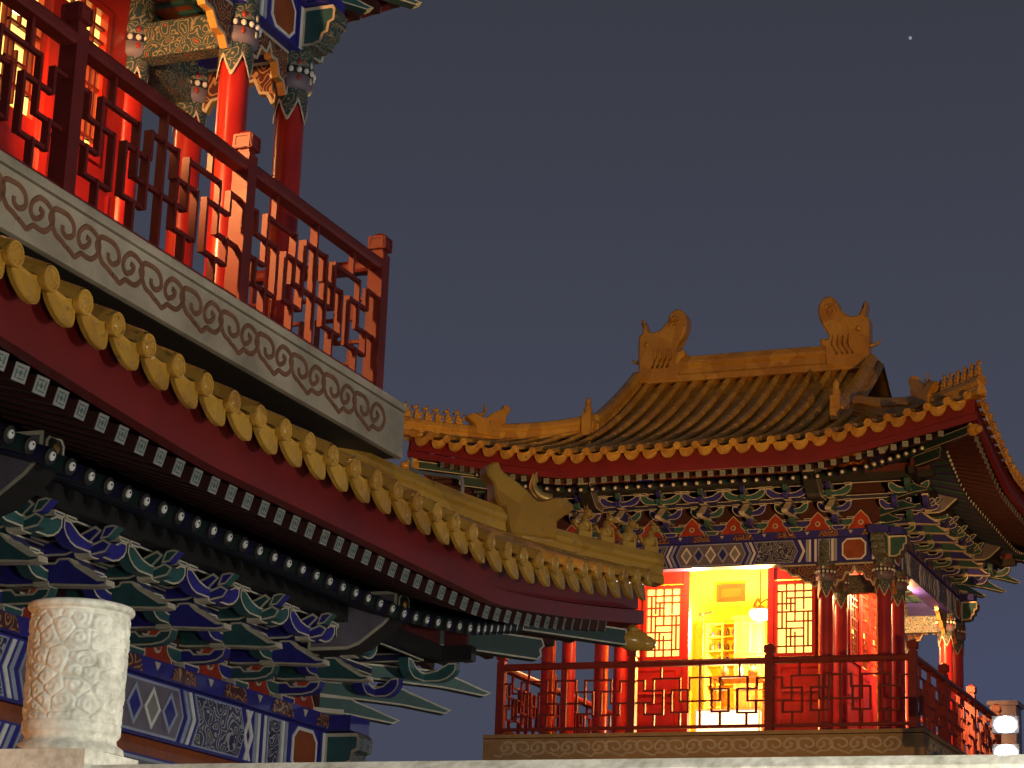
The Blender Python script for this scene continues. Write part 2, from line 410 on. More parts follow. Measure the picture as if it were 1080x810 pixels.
def rafters(E, root, k, individual):
    E.k = k
    n = round(2*E.half/.168); mbs = MB() if not individual else None
    for i in range(n):
        u = -E.half+2*E.half*(i+.5)/n
        if abs(u) > E.half-.30: continue
        for kind in (0, 1):
            inset = .13 if kind == 0 else .60
            v = E.half-inset; ue = math.copysign(E.w+(abs(u)-E.w)*(v-E.w)/(E.half-E.w), u) if abs(u) > E.w else u
            z = E.zt+E.lift(u)*(1 if kind == 0 else .86)-(E.fd+.035 if kind == 0 else E.rd)
            ln = .72 if kind == 0 else E.half-inset-E.w
            if abs(u) > E.w: ui = math.copysign(E.w*.9+(abs(ue)-E.w)*.45, ue) if kind == 0 else math.copysign(E.w-.1+(abs(ue)-E.w)*.2, ue)
            else: ui = ue
            if abs(u) > E.w and kind == 0: ui = ue-(ue-math.copysign(E.w-.1, ue))*.35
            p0 = Vector((ue, -v, z)); p1 = Vector((ui, -v+ln, z+ln*.30-E.lift(u)*(.35 if kind == 0 else .75)))
            d = p1-p0; L = d.length
            y = d.normalized(); x = Vector((1, 0, 0)); x = (x-y*x.dot(y)).normalized(); zz = x.cross(y)
            m = Matrix(((x.x, y.x*L, zz.x, p0.x), (x.y, y.y*L, zz.y, p0.y), (x.z, y.z*L, zz.z, p0.z), (0, 0, 0, 1)))
            me = RAFT[0] if kind == 0 else RAFT[1 + i % 2]
            if individual:
                o = put('flying_rafter' if kind == 0 else 'round_rafter', me, root)
                o.matrix_local = Matrix.Rotation(k*PI/2, 4, 'Z') @ m
            else:
                vs = [m @ vv.co for vv in me.vertices]; off = len(mbs.v); mbs.v += [tuple(q) for q in vs]
                for pl in me.polygons:
                    key = [kk for kk in M if M[kk] == me.materials[pl.material_index]][0]
                    mbs.f.append([off+q for q in pl.vertices]); mbs.m.append(mbs.mi(key)); mbs.sm.append(pl.use_smooth)
    if mbs:
        o = mbs.build('rafter_row', root, rz=k*PI/2); o['kind'] = 'stuff'

# ---- bracket sets
def boat(L, h, bowl=False):
    lo = [(-L, h), (-L, .62*h), (-.92*L, .36*h), (-.78*L, .13*h), (-.6*L, 0), (.6*L, 0), (.78*L, .13*h), (.92*L, .36*h), (L, .62*h), (L, h)]
    if bowl: lo += [(L-.055, h), (.5*L, .62*h), (.25*L, .5*h), (-.25*L, .5*h), (-.5*L, .62*h), (-L+.055, h)]
    return lo
def bracket_meshes(E):
    h = E.H/3; res = []                                   # three tiers
    for ca, cb in (('blue', 'green'), ('green', 'blue')):
        A = lambda v0, z0: (lambda a, b, c: (a, -(v0+c), z0+b))
        B = lambda a, b, c: (c, -a, b)
        arms = []; base = MB()
        base.prism([(-.06, 0), (.06, 0), (.09, .17*h), (.09, .36*h), (-.09, .36*h), (-.09, .17*h)], A(0, 0), .18, cb, 'trim', .010)
        for (uu, v0, z0) in ((-.16, .0, .86), (.16, .0, .86), (-.19, .27, 1.88), (.19, .27, 1.88), (0, .27, .94), (0, .50, 1.90), (-.25, .51, 2.80), (.25, .51, 2.80)):
            bk = MB(); bk.prism([(-.034, 0), (.034, 0), (.048, .07*h), (.048, .17*h), (-.048, .17*h), (-.048, .07*h)], lambda a, b, c, uu=uu, v0=v0, z0=z0: (uu+a, -(v0+c), z0*h+b), .09, cb, 'trim', .009); arms.append(('bracket_block', bk.mesh('bracket_block')))
        for (v0, z0, L, hh, bowl, col) in ((0, .34, .20, .56, False, ca), (.27, 1.12, .24, .78, True, cb), (.51, 2.02, .298, .80, True, ca)):
            q = MB(); q.prism(boat(L, hh*h, bowl), A(v0, z0*h), .07, col, 'trim', .010, side=col); arms.append(('cross_arm', q.mesh('cross_arm')))
        # lowest outward arm: rounded nose with a white T on it
        q = MB(); q.prism([(-.05, .36*h), (.20, .36*h), (.27, .44*h), (.31, .62*h), (.325, .92*h), (.25, .92*h), (.22, .74*h), (.12, .74*h), (.09, .92*h), (-.05, .92*h)], B, .068, cb, 'trim', .011, side=cb); arms.append(('nose_arm', q.mesh('nose_arm')))
        # middle arm: long flat beak sloping to a small square tip
        z = 1.0*h
        q = MB(); q.prism([(.0, z+.06*h), (.06, z), (.30, z-.02*h), (.60, z-.14*h), (.655, z-.10*h), (.65, z+.10*h), (.60, z+.12*h), (.47, z+.62*h), (.42, z+.90*h), (.36, z+.90*h), (.34, z+.76*h), (.22, z+.78*h), (.0, z+.80*h)], B, .080, ca, 'trim', .011, side='trim')
        q.prism([(.455, z+.60*h), (.60, z+.04*h), (.625, z+.06*h), (.485, z+.66*h)], B, .089, 'trim', None)
        arms.append(('beak_arm', q.mesh('beak_arm')))
        # top arm: bowl with a cloud nose and a boxed tip
        z = 1.98*h
        q = MB(); q.prism([(.10, z+.95*h), (.11, z+.50*h), (.16, z+.20*h), (.26, z), (.40, z), (.52, z+.30*h), (.60, z+.80*h), (.56, z+.98*h), (.50, z+.80*h), (.44, z+.62*h), (.28, z+.54*h), (.19, z+.72*h), (.17, z+.95*h)], B, .076, ca, 'trim', .012, side=ca)
        q.prism([(.46, z+.02*h), (.54, z-.05*h), (.63, z+.06*h), (.66, z+.34*h), (.61, z+.52*h), (.565, z+.40*h), (.50, z+.22*h)], B, .070, ca, 'trim', .011, side=ca)
        q.prism([(.585, z+.52*h), (.635, z+.56*h), (.69, z+.94*h), (.655, z+1.0*h), (.61, z+.95*h)], B, .060, ca, 'trim', .010, side=cb)
        arms.append(('cloud_arm', q.mesh('cloud_arm')))
        res.append((base.mesh('bracket_set'), arms))
    # corner set, arms along the diagonal (local -Y = outward diagonal)
    cm = MB(); cm.prism([(-.09, 0), (.09, 0), (.13, .17*h), (.13, .36*h), (-.13, .36*h), (-.13, .17*h)], lambda a, b, c: (a, -c, b), .25, 'green', 'trim', .012)
    arms = []
    for L, z0 in ((.50, .36), (.86, 1.0), (1.14, 1.95)):
        q = MB(); z = z0*h; t = .62*h
        pr = [(-.05, z), (L-.3, z-.02), (L, z-.05), (L+.05, z-.022), (L-.02, z-.002), (L-.16, z+.045), (L-.26, z+.8*t), (L-.30, z+t), (-.05, z+t)]
        q.prism(pr, lambda a, b, c: (c, -a, b), .085, 'green', 'trim', .011, side='shadowgreen'); arms.append(('beak_arm', q.mesh('beak_arm')))
    for sgn in (-1, 1):
        for (v0, z0, L, col) in ((.36, 1.12, .22, 'blue'), (.70, 2.0, .28, 'green')):
            q = MB(); an = sgn*PI/4
            def T(a, b, c, v0=v0, z0=z0, an=an, sgn=sgn):
                x, y = a+sgn*.02, -(c); X = x*math.cos(an)-y*math.sin(an); Y = x*math.sin(an)+y*math.cos(an)
                return (X, Y-v0, z0*h+b)
            q.prism(boat(L, .8*h, True), T, .07, col, 'trim', .010, side=col); arms.append(('cross_arm', q.mesh('cross_arm')))
    # beam head above the second column from the corner
    bh = MB(); z = 1.9*h
    bh.prism([(.35, z), (.62, z), (.70, z+.18*h), (.86, z+.95*h), (.94, z+1.5*h), (.94, z+2.35*h), (.35, z+2.35*h)], lambda a, b, c: (c, -a, b), .19, 'violet', 'trim', .02, side='black')
    bh.prism([(-.075, z+1.52*h), (.075, z+1.52*h), (.075, z+2.1*h), (.045, z+2.3*h), (-.045, z+2.3*h), (-.075, z+2.1*h)], lambda a, b, c: (a, -.943-c, b), .006, 'black', 'trim', .013)
    bh.ell((0, -.95, z+1.9*h), (.025, .012, .025), 'gold', 8, 5)
    return res, (cm.mesh('bracket_set'), arms), bh.mesh('beam_head')

def bracket_sets(E, root, n, zoff=0):
    res, corner, bhm = bracket_meshes(E)
    for k in range(4):
        R = Matrix.Rotation(k*PI/2, 4, 'Z')
        for i in range(1, n):
            u = -E.w+2*E.w*i/n; me, arms = res[(i+k) % 2]
            p = R @ Vector((u, -E.w, E.zp))
            o = put('bracket_set', me, root, p, k*PI/2)
            for nm, am in arms: put(nm, am, o)
        for u in (-(E.w-.8), E.w-.8): put('beam_head', bhm, root, R @ Vector((u, -E.w, E.zp)), k*PI/2)
        p = R @ Vector((E.w, -E.w, E.zp)); o = put('bracket_set', corner[0], root, p, k*PI/2+PI/4)
        for nm, am in corner[1]: put(nm, am, o)
    # boards behind the brackets, with painted flames between the sets
    mb = MB(); h = E.H/4.5
    mb.bbox(-E.w, E.w, -E.w-.02, -E.w+.02, E.zp, E.zp+E.H+.25, 'soffit')
    for i in range(n):
        u = -E.w+2*E.w*(i+.5)/n; zz = E.zp+.01
        T = lambda a, b, c, u=u, zz=zz: (u+a, -(E.w+.026+c), zz+b)
        mb.prism([(-.20, 0), (.20, 0), (.13, .10), (.10, .17), (.05, .22), (0, .27), (-.05, .22), (-.10, .17), (-.13, .10)], T, .014, 'flame', 'trim', .010)
        mb.lathe([(.038, 0), (.036, .008), (0, .009)], (0, 0, 0), 'trim', 12, False, lambda x, y, z, u=u, zz=zz: (u+x, -(E.w+.0335+z), zz+.095+y))
        mb.lathe([(.024, .008), (.022, .013), (0, .014)], (0, 0, 0), 'orange', 12, False, lambda x, y, z, u=u, zz=zz: (u+x, -(E.w+.0335+z), zz+.095+y))
    me = mb.mesh('bracket_board'); h = E.H/3; ties = []
    for v0, z0, hh in ((.0, 1.35, .42), (.27, 2.02, .36), (.51, 2.93, .40)):
        q = MB(); L = E.w+v0-.02
        q.prism([(-L, z0*h), (L, z0*h), (L, (z0+hh)*h), (-L, (z0+hh)*h)], lambda a, b, c, v0=v0: (a, -(E.w+v0-.022+c), E.zp+b), .034, 'shadowblue' if v0 else 'shadowgreen', 'trim', .010, side='black'); ties.append(q.mesh('tie_rail'))
    for k in range(4):
        for q in ties: put('tie_rail', q, root, (0, 0, .004*(k % 2)), k*PI/2)
    for k in range(4): put('bracket_board', me, root, (0, 0, 0 if k % 2 == 0 else .003), k*PI/2)

SCROLL = [[(150, 40), (120, 23), (90, 26), (60, 65), (55, 105), (75, 128), (105, 108), (113, 80), (95, 72)],
          [(150, 40), (166, 81), (156, 127), (130, 158), (100, 163), (75, 161), (45, 192), (20, 181), (0, 172)],
          [(165, 111), (150, 80), (170, 35), (200, 24), (240, 27), (268, 54), (272, 100), (242, 124), (218, 112), (215, 86)],
          [(165, 111), (185, 144), (215, 156), (240, 172)]]

def eave_parts(E, root, individual_sides, n_br):
    # tile slopes and fascia are added by the caller; here: boards, rafters, purlin, corner beams
    def fascia_k(k):
        E.k = k
        mb = strip(E, None, -E.fd+.10, -.035, E.half-.055, E.half-.10, 'fascia'); strip(E, None, -E.fd, -E.fd+.092, E.half-.022, E.half-.10, 'fascia', mb=mb)
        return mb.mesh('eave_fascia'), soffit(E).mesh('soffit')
    SAME = E.up == E.front_up; F0 = fascia_k(0)
    # purlin, with gilt scrolls on its maroon board
    pz = E.zp+E.H; pv = E.w+.58
    pb = MB(); pb.bbox(-pv-.25, pv+.25, -pv-.035, -pv+.045, pz, pz+.10, 'black'); pb.bbox(-pv-.2, pv+.2, -pv-.02, -pv+.03, pz+.10, pz+.21, 'maroon')
    for i in range(int(2*pv/.62)):
        u0 = -pv+.2+i*.62
        if i % 4 != 3:
            for path in SCROLL[:3]:
                pts = [(u0+a/240*.30, pz+.195-b/200*.085) for a, b in path]
                pb.ribbon(smooth2(pts, 4), .009, lambda a, b, c: (a, -pv-.02-c, b), 'carve', .003)
        else: pb.prism([(u0, pz+.12), (u0+.25, pz+.12), (u0+.25, pz+.19), (u0, pz+.19)], lambda a, b, c: (a, -pv-.022-c, b), .006, 'blue', 'trim', .01)
    pm = pb.mesh('eave_purlin')
    for k in range(4):
        me1, me2 = F0 if SAME or k == 0 else fascia_k(k)
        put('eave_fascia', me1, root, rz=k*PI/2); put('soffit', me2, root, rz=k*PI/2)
        put('eave_purlin', pm, root, (0, 0, 0 if k % 2 == 0 else .0035), k*PI/2)
        rafters(E, root, k, k in individual_sides)
    bracket_sets(E, root, n_br)
    # corner beams along the diagonal; corner k: 0 (+x,-y), 1 (+x,+y), 2 (-x,+y), 3 (-x,-y)
    s2 = math.sqrt(2)
    for k in range(4):
        a = k*PI/2+PI/4; zc = E.zt+(E.up if k in (1, 2) else E.front_up)-(E.fd-.30)
        q = MB(); L0, L1, z0, z1, h = s2*(E.w-.2), s2*(E.half-.60), E.zp+E.H+.14, zc-.64, .15
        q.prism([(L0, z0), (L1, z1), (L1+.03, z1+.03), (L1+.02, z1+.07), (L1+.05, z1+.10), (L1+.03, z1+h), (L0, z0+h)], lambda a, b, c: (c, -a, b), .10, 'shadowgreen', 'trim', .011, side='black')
        b1 = q.build('corner_beam', root, rz=a)
        q = MB(); L0, L1, z0, z1, h = s2*(E.w+.35), s2*(E.half-.13), E.zp+E.H+.30, zc-.475, .115
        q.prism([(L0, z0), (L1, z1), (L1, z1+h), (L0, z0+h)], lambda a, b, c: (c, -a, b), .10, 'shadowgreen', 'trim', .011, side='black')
        b2 = q.build('corner_beam', root, rz=a)
        sb = MB(); L = s2*(E.half-.13); zz = zc-.42
        sb.ell((0, -L-.07, zz), (.075, .13, .08), 'tile', 12, 8); sb.ell((0, -L-.17, zz-.015), (.055, .08, .055), 'tile', 10, 6)
        for sg in (-1, 1): sb.ell((sg*.045, -L-.05, zz+.065), (.022, .05, .03), 'tile', 8, 5)
        sb.build('beam_end_beast', b2, rz=0)

# ---- painted tie beam
def painted_beam(w, z0, z1, plate, simple=False):
    mb = MB(); f = .10; H = z1-z0; zm = (z0+z1)/2
    mb.bbox(-w, w, -w-f, -w+f, z0, z1, 'scroll3' if simple else 'blue')
    # grey frame lines
    T = lambda a, b, c: (a, -(w+f+.004+c), b)
    def quad(a0, a1, b0, b1, face, trim=None, ins=.012, th=.007): mb.prism([(a0, b0), (a1, b0), (a1, b1), (a0, b1)], T, th, face, trim, ins)
    zb, zt = z0+.015, z1-.015
    for sg in (-1, 1):
        X = lambda a: sg*a
        def bar(a, wd, key): quad(min(X(a), X(a+wd)), max(X(a), X(a+wd)), zb, zt, key)
        def poly(pts, face, trim='trim', ins=.014): mb.prism([(X(a), b) for a, b in pts], T, .008, face, trim, ins)
        c = w-.8
        poly([(c-.085, zb), (c+.085, zb), (c+.085, zt), (c-.085, zt)], 'scroll', 'paleblue')
        for a, key in ((c+.10, 'white'), (c+.145, 'paleblue'), (c+.185, 'blue')): bar(a, .036, key)
        o = c+.42; r = .17; b = H/2-.02
        poly([(o-r, zm-b*.55), (o-r*.6, zm-b), (o+r*.6, zm-b), (o+r, zm-b*.55), (o+r, zm+b*.55), (o+r*.6, zm+b), (o-r*.6, zm+b), (o-r, zm+b*.55)], 'orange', 'white', .022)
        for a, key in ((w-.175, 'blue'), (w-.135, 'white'), (w-.09, 'paleblue')): bar(a, .034, key)
        m = c-.10
        for a, key in ((m-.035, 'white'), (m-.075, 'blue'), (m-.115, 'white'), (m-.155, 'paleblue')): bar(a, .032, key)
        def chev(a, dirn, key, wd=.035):
            poly([(a, zb), (a+wd, zb), (a+wd+dirn*.07, zm), (a+wd, zt), (a, zt), (a+dirn*.07, zm)], key, None)
        chev(m-.27, 1, 'white'); chev(m-.215, -1, 'white', .03) if m > 1.6 else None
        poly([(m-.90, zb), (m-.34, zb), (m-.27, zm), (m-.34, zt), (m-.90, zt), (m-.83, zm)], 'scroll', 'paleblue', .01)
        chev(m-.97, 1, 'white'); chev(m-1.03, 1, 'paleblue')
    L = w-.8-.10-1.08
    if L > .15:
        mb.prism([(-L, zb), (L, zb), (L+.07, zm), (L, zt), (-L, zt), (-L-.07, zm)], T, .008, 'violet', 'paleblue', .016)
        nd = max(2, round(2*L/.19)); pd = 2*L/nd
        for i in range(nd):
            a = -L+pd*(i+.5); q = pd*.47; b = H/2-.045
            T2 = lambda x, z, cc: (x, -(w+f+.0115+cc), z)
            mb.prism([(a-q, zm), (a, zm-b), (a+q, zm), (a, zm+b)], T2, .006, 'blue' if i % 2 else 'ash', 'white' if i % 2 == 0 else 'paleblue', .022)
    if plate:
        mb.bbox(-w-.30, w+.30, -w-.14, -w+.14, z1+.002, z1+.10, 'blue')
        for i in range(round(2*w/.305)):
            a = -w+.305*(i+.5)
            if i % 2: mb.prism([(a-.15, z1+.012), (a+.15, z1+.012), (a+.11, z1+.092), (a-.11, z1+.092)], lambda x, z, cc: (x, -(w+.143+cc), z), .005, 'scroll2', None)
            else: mb.prism([(a-.03, z1+.085), (a+.03, z1+.085), (a, z1+.04)], lambda x, z, cc: (x, -(w+.143+cc), z), .005, 'trim', None)
    return mb
def beam_nose_mesh(w, z0, z1):
    h = z1-z0; res = []
    for sg in (-1, 1):
        q = MB()
        pts = [(w+.095, z0+.02), (w+.20, z0+.02), (w+.215, z0+.10*h), (w+.25, z0+.12*h), (w+.265, z0+.3*h), (w+.30, z0+.34*h), (w+.31, z0+.55*h), (w+.345, z0+.6*h), (w+.35, z0+.86*h), (w+.33, z1-.01), (w+.095, z1-.01)]
        q.prism([(sg*a, b) for a, b in pts], lambda a, b, c: (a, -(w+c), b), .19, 'green', 'trim', .022, side='scroll3', bulge=-.006)
        res.append(q.mesh('beam_nose'))
    return res

# ---- columns with carved collar
def column_mesh(r, z0, z1, neck):
    mb = MB(); n = 28
    mb.lathe([(r*1.02, z0), (r*1.02, z0+.05), (r, z0+.10), (r*.985, neck-.02)], (0, 0, 0), 'red', n)
    return mb.mesh('column')
def capital_mesh(r, z1, neck):
    """collar with zigzag lower edge, pearl band and painted head"""
    mb = MB(); n = 48; vs = []; R0 = r+.012
    def low(j): t = (j*5/n) % 1; return neck-.17*abs(1-2*t)**.8+.02
    rings = []
    for j in range(n):
        a = 2*PI*j/n; zl = low(j); c, s = math.cos(a), math.sin(a)
        rings.append([(R0*c, R0*s, zl), (R0*1.03*c, R0*1.03*s, zl+.006), (R0*1.03*c, R0*1.03*s, zl+.028), (R0*c, R0*s, zl+.034), (R0*c, R0*s, neck+.10)])
    vs = [q for g in rings for q in g]
    mb.add(vs, [(j*5+i, ((j+1) % n)*5+i, ((j+1) % n)*5+i+1, j*5+i+1) for j in range(n) for i in range(3)], 'trim', True)
    mb.add(vs, [(j*5+3, ((j+1) % n)*5+3, ((j+1) % n)*5+4, j*5+4) for j in range(n)], 'scroll3', True)
    z = neck+.10
    mb.lathe([(R0, z), (R0+.025, z+.02), (R0+.03, z+.10), (R0+.022, z+.105)], (0, 0, 0), 'violet', n)
    mb.lathe([(R0+.028, z+.10), (R0+.03, z+.105), (R0+.03, z+.155), (R0+.028, z+.16)], (0, 0, 0), 'black', n)
    for j in range(16):
        a = 2*PI*j/16; mb.ell(((R0+.03)*math.cos(a), (R0+.03)*math.sin(a), z+.13), (.020, .020, .022), 'white', 8, 6)
    mb.lathe([(R0+.022, z+.155), (R0+.03, z+.16), (R0+.024, z+.24), (R0, z1)], (0, 0, 0), 'scroll3', n)
    for j in range(8):
        a = 2*PI*j/8
        for dz in (.075, .19): mb.ell(((R0+.022)*math.cos(a), (R0+.022)*math.sin(a), z+dz), (.018, .018, .028), 'flame' if j % 2 else 'trim', 6, 5)
    return mb.mesh('capital')

# ---- railing
LATT = [('V', .196, 1, .80), ('H', .795, .137, .345), ('V', .137, .795, .397), ('H', .60, .065, .214), ('V', .065, .77, .60), ('H', .77, 0, .065),
        ('H', .397, 0, .137), ('V', .214, .60, .205), ('H', .205, .065, .214), ('V', .071, .397, .205), ('V', .143, .205, 0), ('V', .28, .60, .23),
        ('H', .23, .28, .41), ('H', .60, .28, .417), ('V', .345, .795, .41), ('H', .41, .345, .5), ('V', .345, .205, 0), ('V', .41, .60, .23),
        ('V', .5, 1, 0), ('H', .80, .42, .5), ('V', .42, .80, .60)]
def rail_meshes(L):
    z0, z1 = ZS1+.10, ZS1+.92
    lat = MB(); t = .024; idx = 0
    for typ, a, b, c in LATT:
        for mir in (False, True):
            idx += 1; dp = .036+.0005*idx if typ == 'V' else .030+.0001*idx
            if typ == 'V':
                u = a if not mir else 1-a
                if mir and a == .5: continue
                lo, hi = min(b, c), max(b, c)
                lat.bbox(-L/2+u*L-t/2, -L/2+u*L+t/2, -dp/2, dp/2, z0+lo*(z1-z0)-t*.45, z0+hi*(z1-z0)+t*.45, 'railred')
            else:
                u0, u1 = (b, c) if not mir else (1-c, 1-b)
                zz = z0+a*(z1-z0)
                lat.bbox(-L/2+u0*L-t*.4, -L/2+u1*L+t*.4, -dp/2, dp/2, zz-t/2, zz+t/2, 'railred')
    hr = MB(); pr = [(-.045, 0), (.045, 0), (.055, .02), (.055, .055), (.035, .085), (-.035, .085), (-.055, .055), (-.055, .02)]
    hr.sweep([-L/2, L/2], lambda i, x: [(x, a, z1+b) for a, b in pr], 'railred')
    br = MB(); br.bbox(-L/2, L/2, -.032, .032, z0-.035, z0+.008, 'railred')
    post = MB(); post.bbox(-.055, .055, -.055, .055, ZS1, ZS1+1.04, 'railred')
    fin = MB(); zf = ZS1+1.04
    fin.bbox(-.042, .042, -.042, .042, zf, zf+.03, 'railred')
    fin.bbox(-.062, .062, -.062, .062, zf+.03, zf+.125, 'railred')
    for k in range(4):
        a = k*PI/2; R = lambda x, y: (x*math.cos(a)-y*math.sin(a), x*math.sin(a)+y*math.cos(a))
        for (x0, x1, q0, q1) in ((-.056, .056, .034, .048), (-.056, .056, .107, .121), (-.056, -.042, .048, .107), (.042, .056, .048, .107)):
            fin.box(((x0+x1)/2, -.064, zf+(q0+q1)/2), (x1-x0, .008, q1-q0), 'railred', 0, lambda x, y, z, a=a: (x*math.cos(a)-y*math.sin(a), x*math.sin(a)+y*math.cos(a), z))
    fin.lathe([(.055, .125), (.05, .14), (.025, .155), (.0, .16)], (0, 0, zf), 'railred', 12)
    return lat.mesh('lattice'), hr.mesh('handrail'), br.mesh('bottom_rail'), post.mesh('railing_post'), fin.mesh('finial')

def slab_mesh():
    mb = MB(); mb.bbox(-HS+.05, HS-.05, -HS+.05, HS-.05, ZS0-.018, ZS1-.004, 'black')  # black body stands in for the deep shadow under the balcony
    # edge course per side is separate: lower band, groove, upper lip
    return mb.mesh('floor_slab')
def slab_edge():
    mb = MB()
    def band(v0, z0, z1, key, inner=HS-.2):
        mb.add([(-v0, -v0, z0), (v0, -v0, z0), (v0, -v0, z1), (-v0, -v0, z1), (-inner, -inner, z0), (inner, -inner, z0), (inner, -inner, z1), (-inner, -inner, z1)],
               [(0, 1, 2, 3), (4, 7, 6, 5), (0, 4, 5, 1), (3, 2, 6, 7), (0, 3, 7, 4), (1, 5, 6, 2)], key)
    band(HS-.008, ZS0-.012, ZS1-.062, 'slab'); band(HS-.03, ZS1-.062, ZS1-.05, 'black'); band(HS, ZS1-.05, ZS1, 'slab')
    return mb.mesh('edge_course')
def slab_scroll():
    mb = MB(); n = 13; L = 2*HS-.36; p = L/n; zt = ZS1-.085
    for i in range(n):
        u0 = -L/2+i*p
        for j, path in enumerate(SCROLL):
            pts = [(u0+a/240*p*.985, zt-b/200*.235) for a, b in path]
            if i == n-1 and j > 1: continue
            mb.ribbon(smooth2(pts, 6), .036, lambda a, b, c: (a, -(HS-.008)-c, b), 'carve', .008)
    return mb.mesh('scroll_carving')

# ---- ornaments
def smooth3(pts): return smooth2(pts, 6)
def chiwen_mesh():
    pts = [(190, 500), (188, 400), (180, 300), (185, 210), (212, 188), (200, 120), (214, 104), (240, 150), (262, 184), (330, 186), (372, 160), (408, 128), (430, 84), (485, 56), (536, 74), (566, 124), (556, 190), (520, 250), (486, 296), (500, 318), (540, 308), (552, 340), (520, 366), (500, 380), (500, 500)]
    s = .00205; mb = MB()
    P = [((x-345)*s, (500-y)*s*1.28) for x, y in pts]
    P = [tuple(q) for q in smooth2(P[2:-2], 3)]; P = [((190-345)*s, 0)]+P+[((500-345)*s, 0)]
    mb.prism(P, lambda a, b, c: (a, c, b), .22, 'tile', 'tile', .03, bulge=.03)
    # curl, scales ridge and side horn
    for sg in (-1, 1):
        c = [( (470-345)*s+.09*(1-t*.75)*math.cos(t*7+.5), sg*(.15), (500-150)*s*1.28+.10*(1-t*.75)*math.sin(t*7+.5)) for t in [i/18 for i in range(19)]]
        mb.tube(c, [.028*(1-.4*i/18) for i in range(19)], 'tile', 6)
        mb.ell(((255-345)*s, sg*.155, (500-270)*s*1.28), (.045, .03, .05), 'tile', 8, 6)
        for q in range(4): mb.tube([((300+q*40-345)*s, sg*.15, (500-420)*s*1.28), ((330+q*40-345)*s, sg*.165, (500-360)*s*1.28), ((322+q*40-345)*s, sg*.15, (500-300)*s*1.28)], .022, 'tile', 6)
    mb.tube([((190-345)*s, 0, .36), ((135-345)*s, 0, .38), ((105-345)*s, 0, .44)], [.04, .025, .008], 'tile', 6)
    return mb.mesh('ridge_dragon')
def hip_beast_mesh():
    """beast head of the hip ridge; local +X outward, base z=0, origin under the neck"""
    raw = [(385, 700), (350, 482), (312, 470), (284, 405), (272, 300), (226, 232), (218, 182), (248, 136), (306, 120), (330, 180), (430, 250), (520, 322), (580, 388), (650, 384), (720, 350), (790, 344), (860, 390), (850, 440), (790, 492), (742, 545), (735, 700)]
    s = .00085; mb = MB(); P = [((x-560)*s, (700-y)*s*.86) for x, y in raw]
    P = [P[0]]+[tuple(q) for q in smooth2(P[1:-1], 3)]+[P[-1]]
    mb.prism(P, lambda a, b, c: (a, c*(1.25-.6*b/.5), b), .17, 'tile', 'tile', .012, bulge=.018)
    horn = [((710-560)*s, 0, (700-355)*s*.86), ((630-560)*s, 0, (700-330)*s*.86), ((585-560)*s, 0, (700-260)*s*.86), ((600-560)*s, 0, (700-150)*s*.86)]
    for sg in (-1, 1):
        mb.tube([(a, sg*.035, c) for a, b, c in smooth3(horn)], [.034*(1-.85*i/18) for i in range(19)], 'gold', 7)
        mb.ell(((780-560)*s, sg*.05, (700-380)*s*.86), (.02, .014, .02), 'gold', 8, 6)
        mb.ell(((845-560)*s, sg*.03, (700-405)*s*.86), (.025, .018, .02), 'tile', 8, 6)
    return mb.mesh('hip_beast')
def figure_mesh():
    """small seated roof beast, looking along +X"""
    mb = MB(); ry = Matrix.Rotation(-.35, 3, 'Y')
    mb.bbox(-.05, .05, -.03, .03, -.02, .02, 'tile')
    mb.ell((-.018, 0, .05), (.045, .036, .04), 'tile', 10, 7); mb.ell((.012, 0, .085), (.03, .03, .06), 'tile', 10, 7, ry)
    mb.ell((.03, 0, .155), (.032, .027, .032), 'tile', 10, 7); mb.ell((.062, 0, .148), (.022, .018, .017), 'tile', 8, 6)
    for sg in (-1, 1):
        mb.tube([(.035, sg*.018, .09), (.045, sg*.02, .05), (.048, sg*.02, .0)], [.014, .011, .012], 'tile', 6)
        mb.tube([(.018, sg*.016, .175), (.008, sg*.022, .21)], [.010, .003], 'tile', 5)
    mb.tube([(-.055, 0, .05), (-.085, 0, .09), (-.075, 0, .14), (-.05, 0, .16)], [.014, .017, .013, .004], 'tile', 6)
    return mb.mesh('roof_figure')
CHI, BEAST, FIG = chiwen_mesh(), hip_beast_mesh(), figure_mesh()

def ridge_bar(path, wd, ht, key='tile'):
    """moulded ridge along 3d points (base line)"""
    pr = [(-.5, 0), (.5, 0), (.5, .22), (.38, .30), (.38, .52), (.5, .60), (.5, .72), (.42, .80), (.30, .93), (0, 1.0), (-.30, .93), (-.42, .80), (-.5, .72), (-.5, .60), (-.38, .52), (-.38, .30), (-.5, .22)]
    P = [Vector(p) for p in path]; mb = MB()
    def prof(i, p):
        t = (P[min(i+1, len(P)-1)]-P[max(0, i-1)]); t.z = 0; t.normalize(); nrm = Vector((-t.y, t.x, 0))
        return [p+nrm*a*wd+Vector((0, 0, b*ht)) for a, b in pr]
    mb.sweep(P, prof, key); return mb

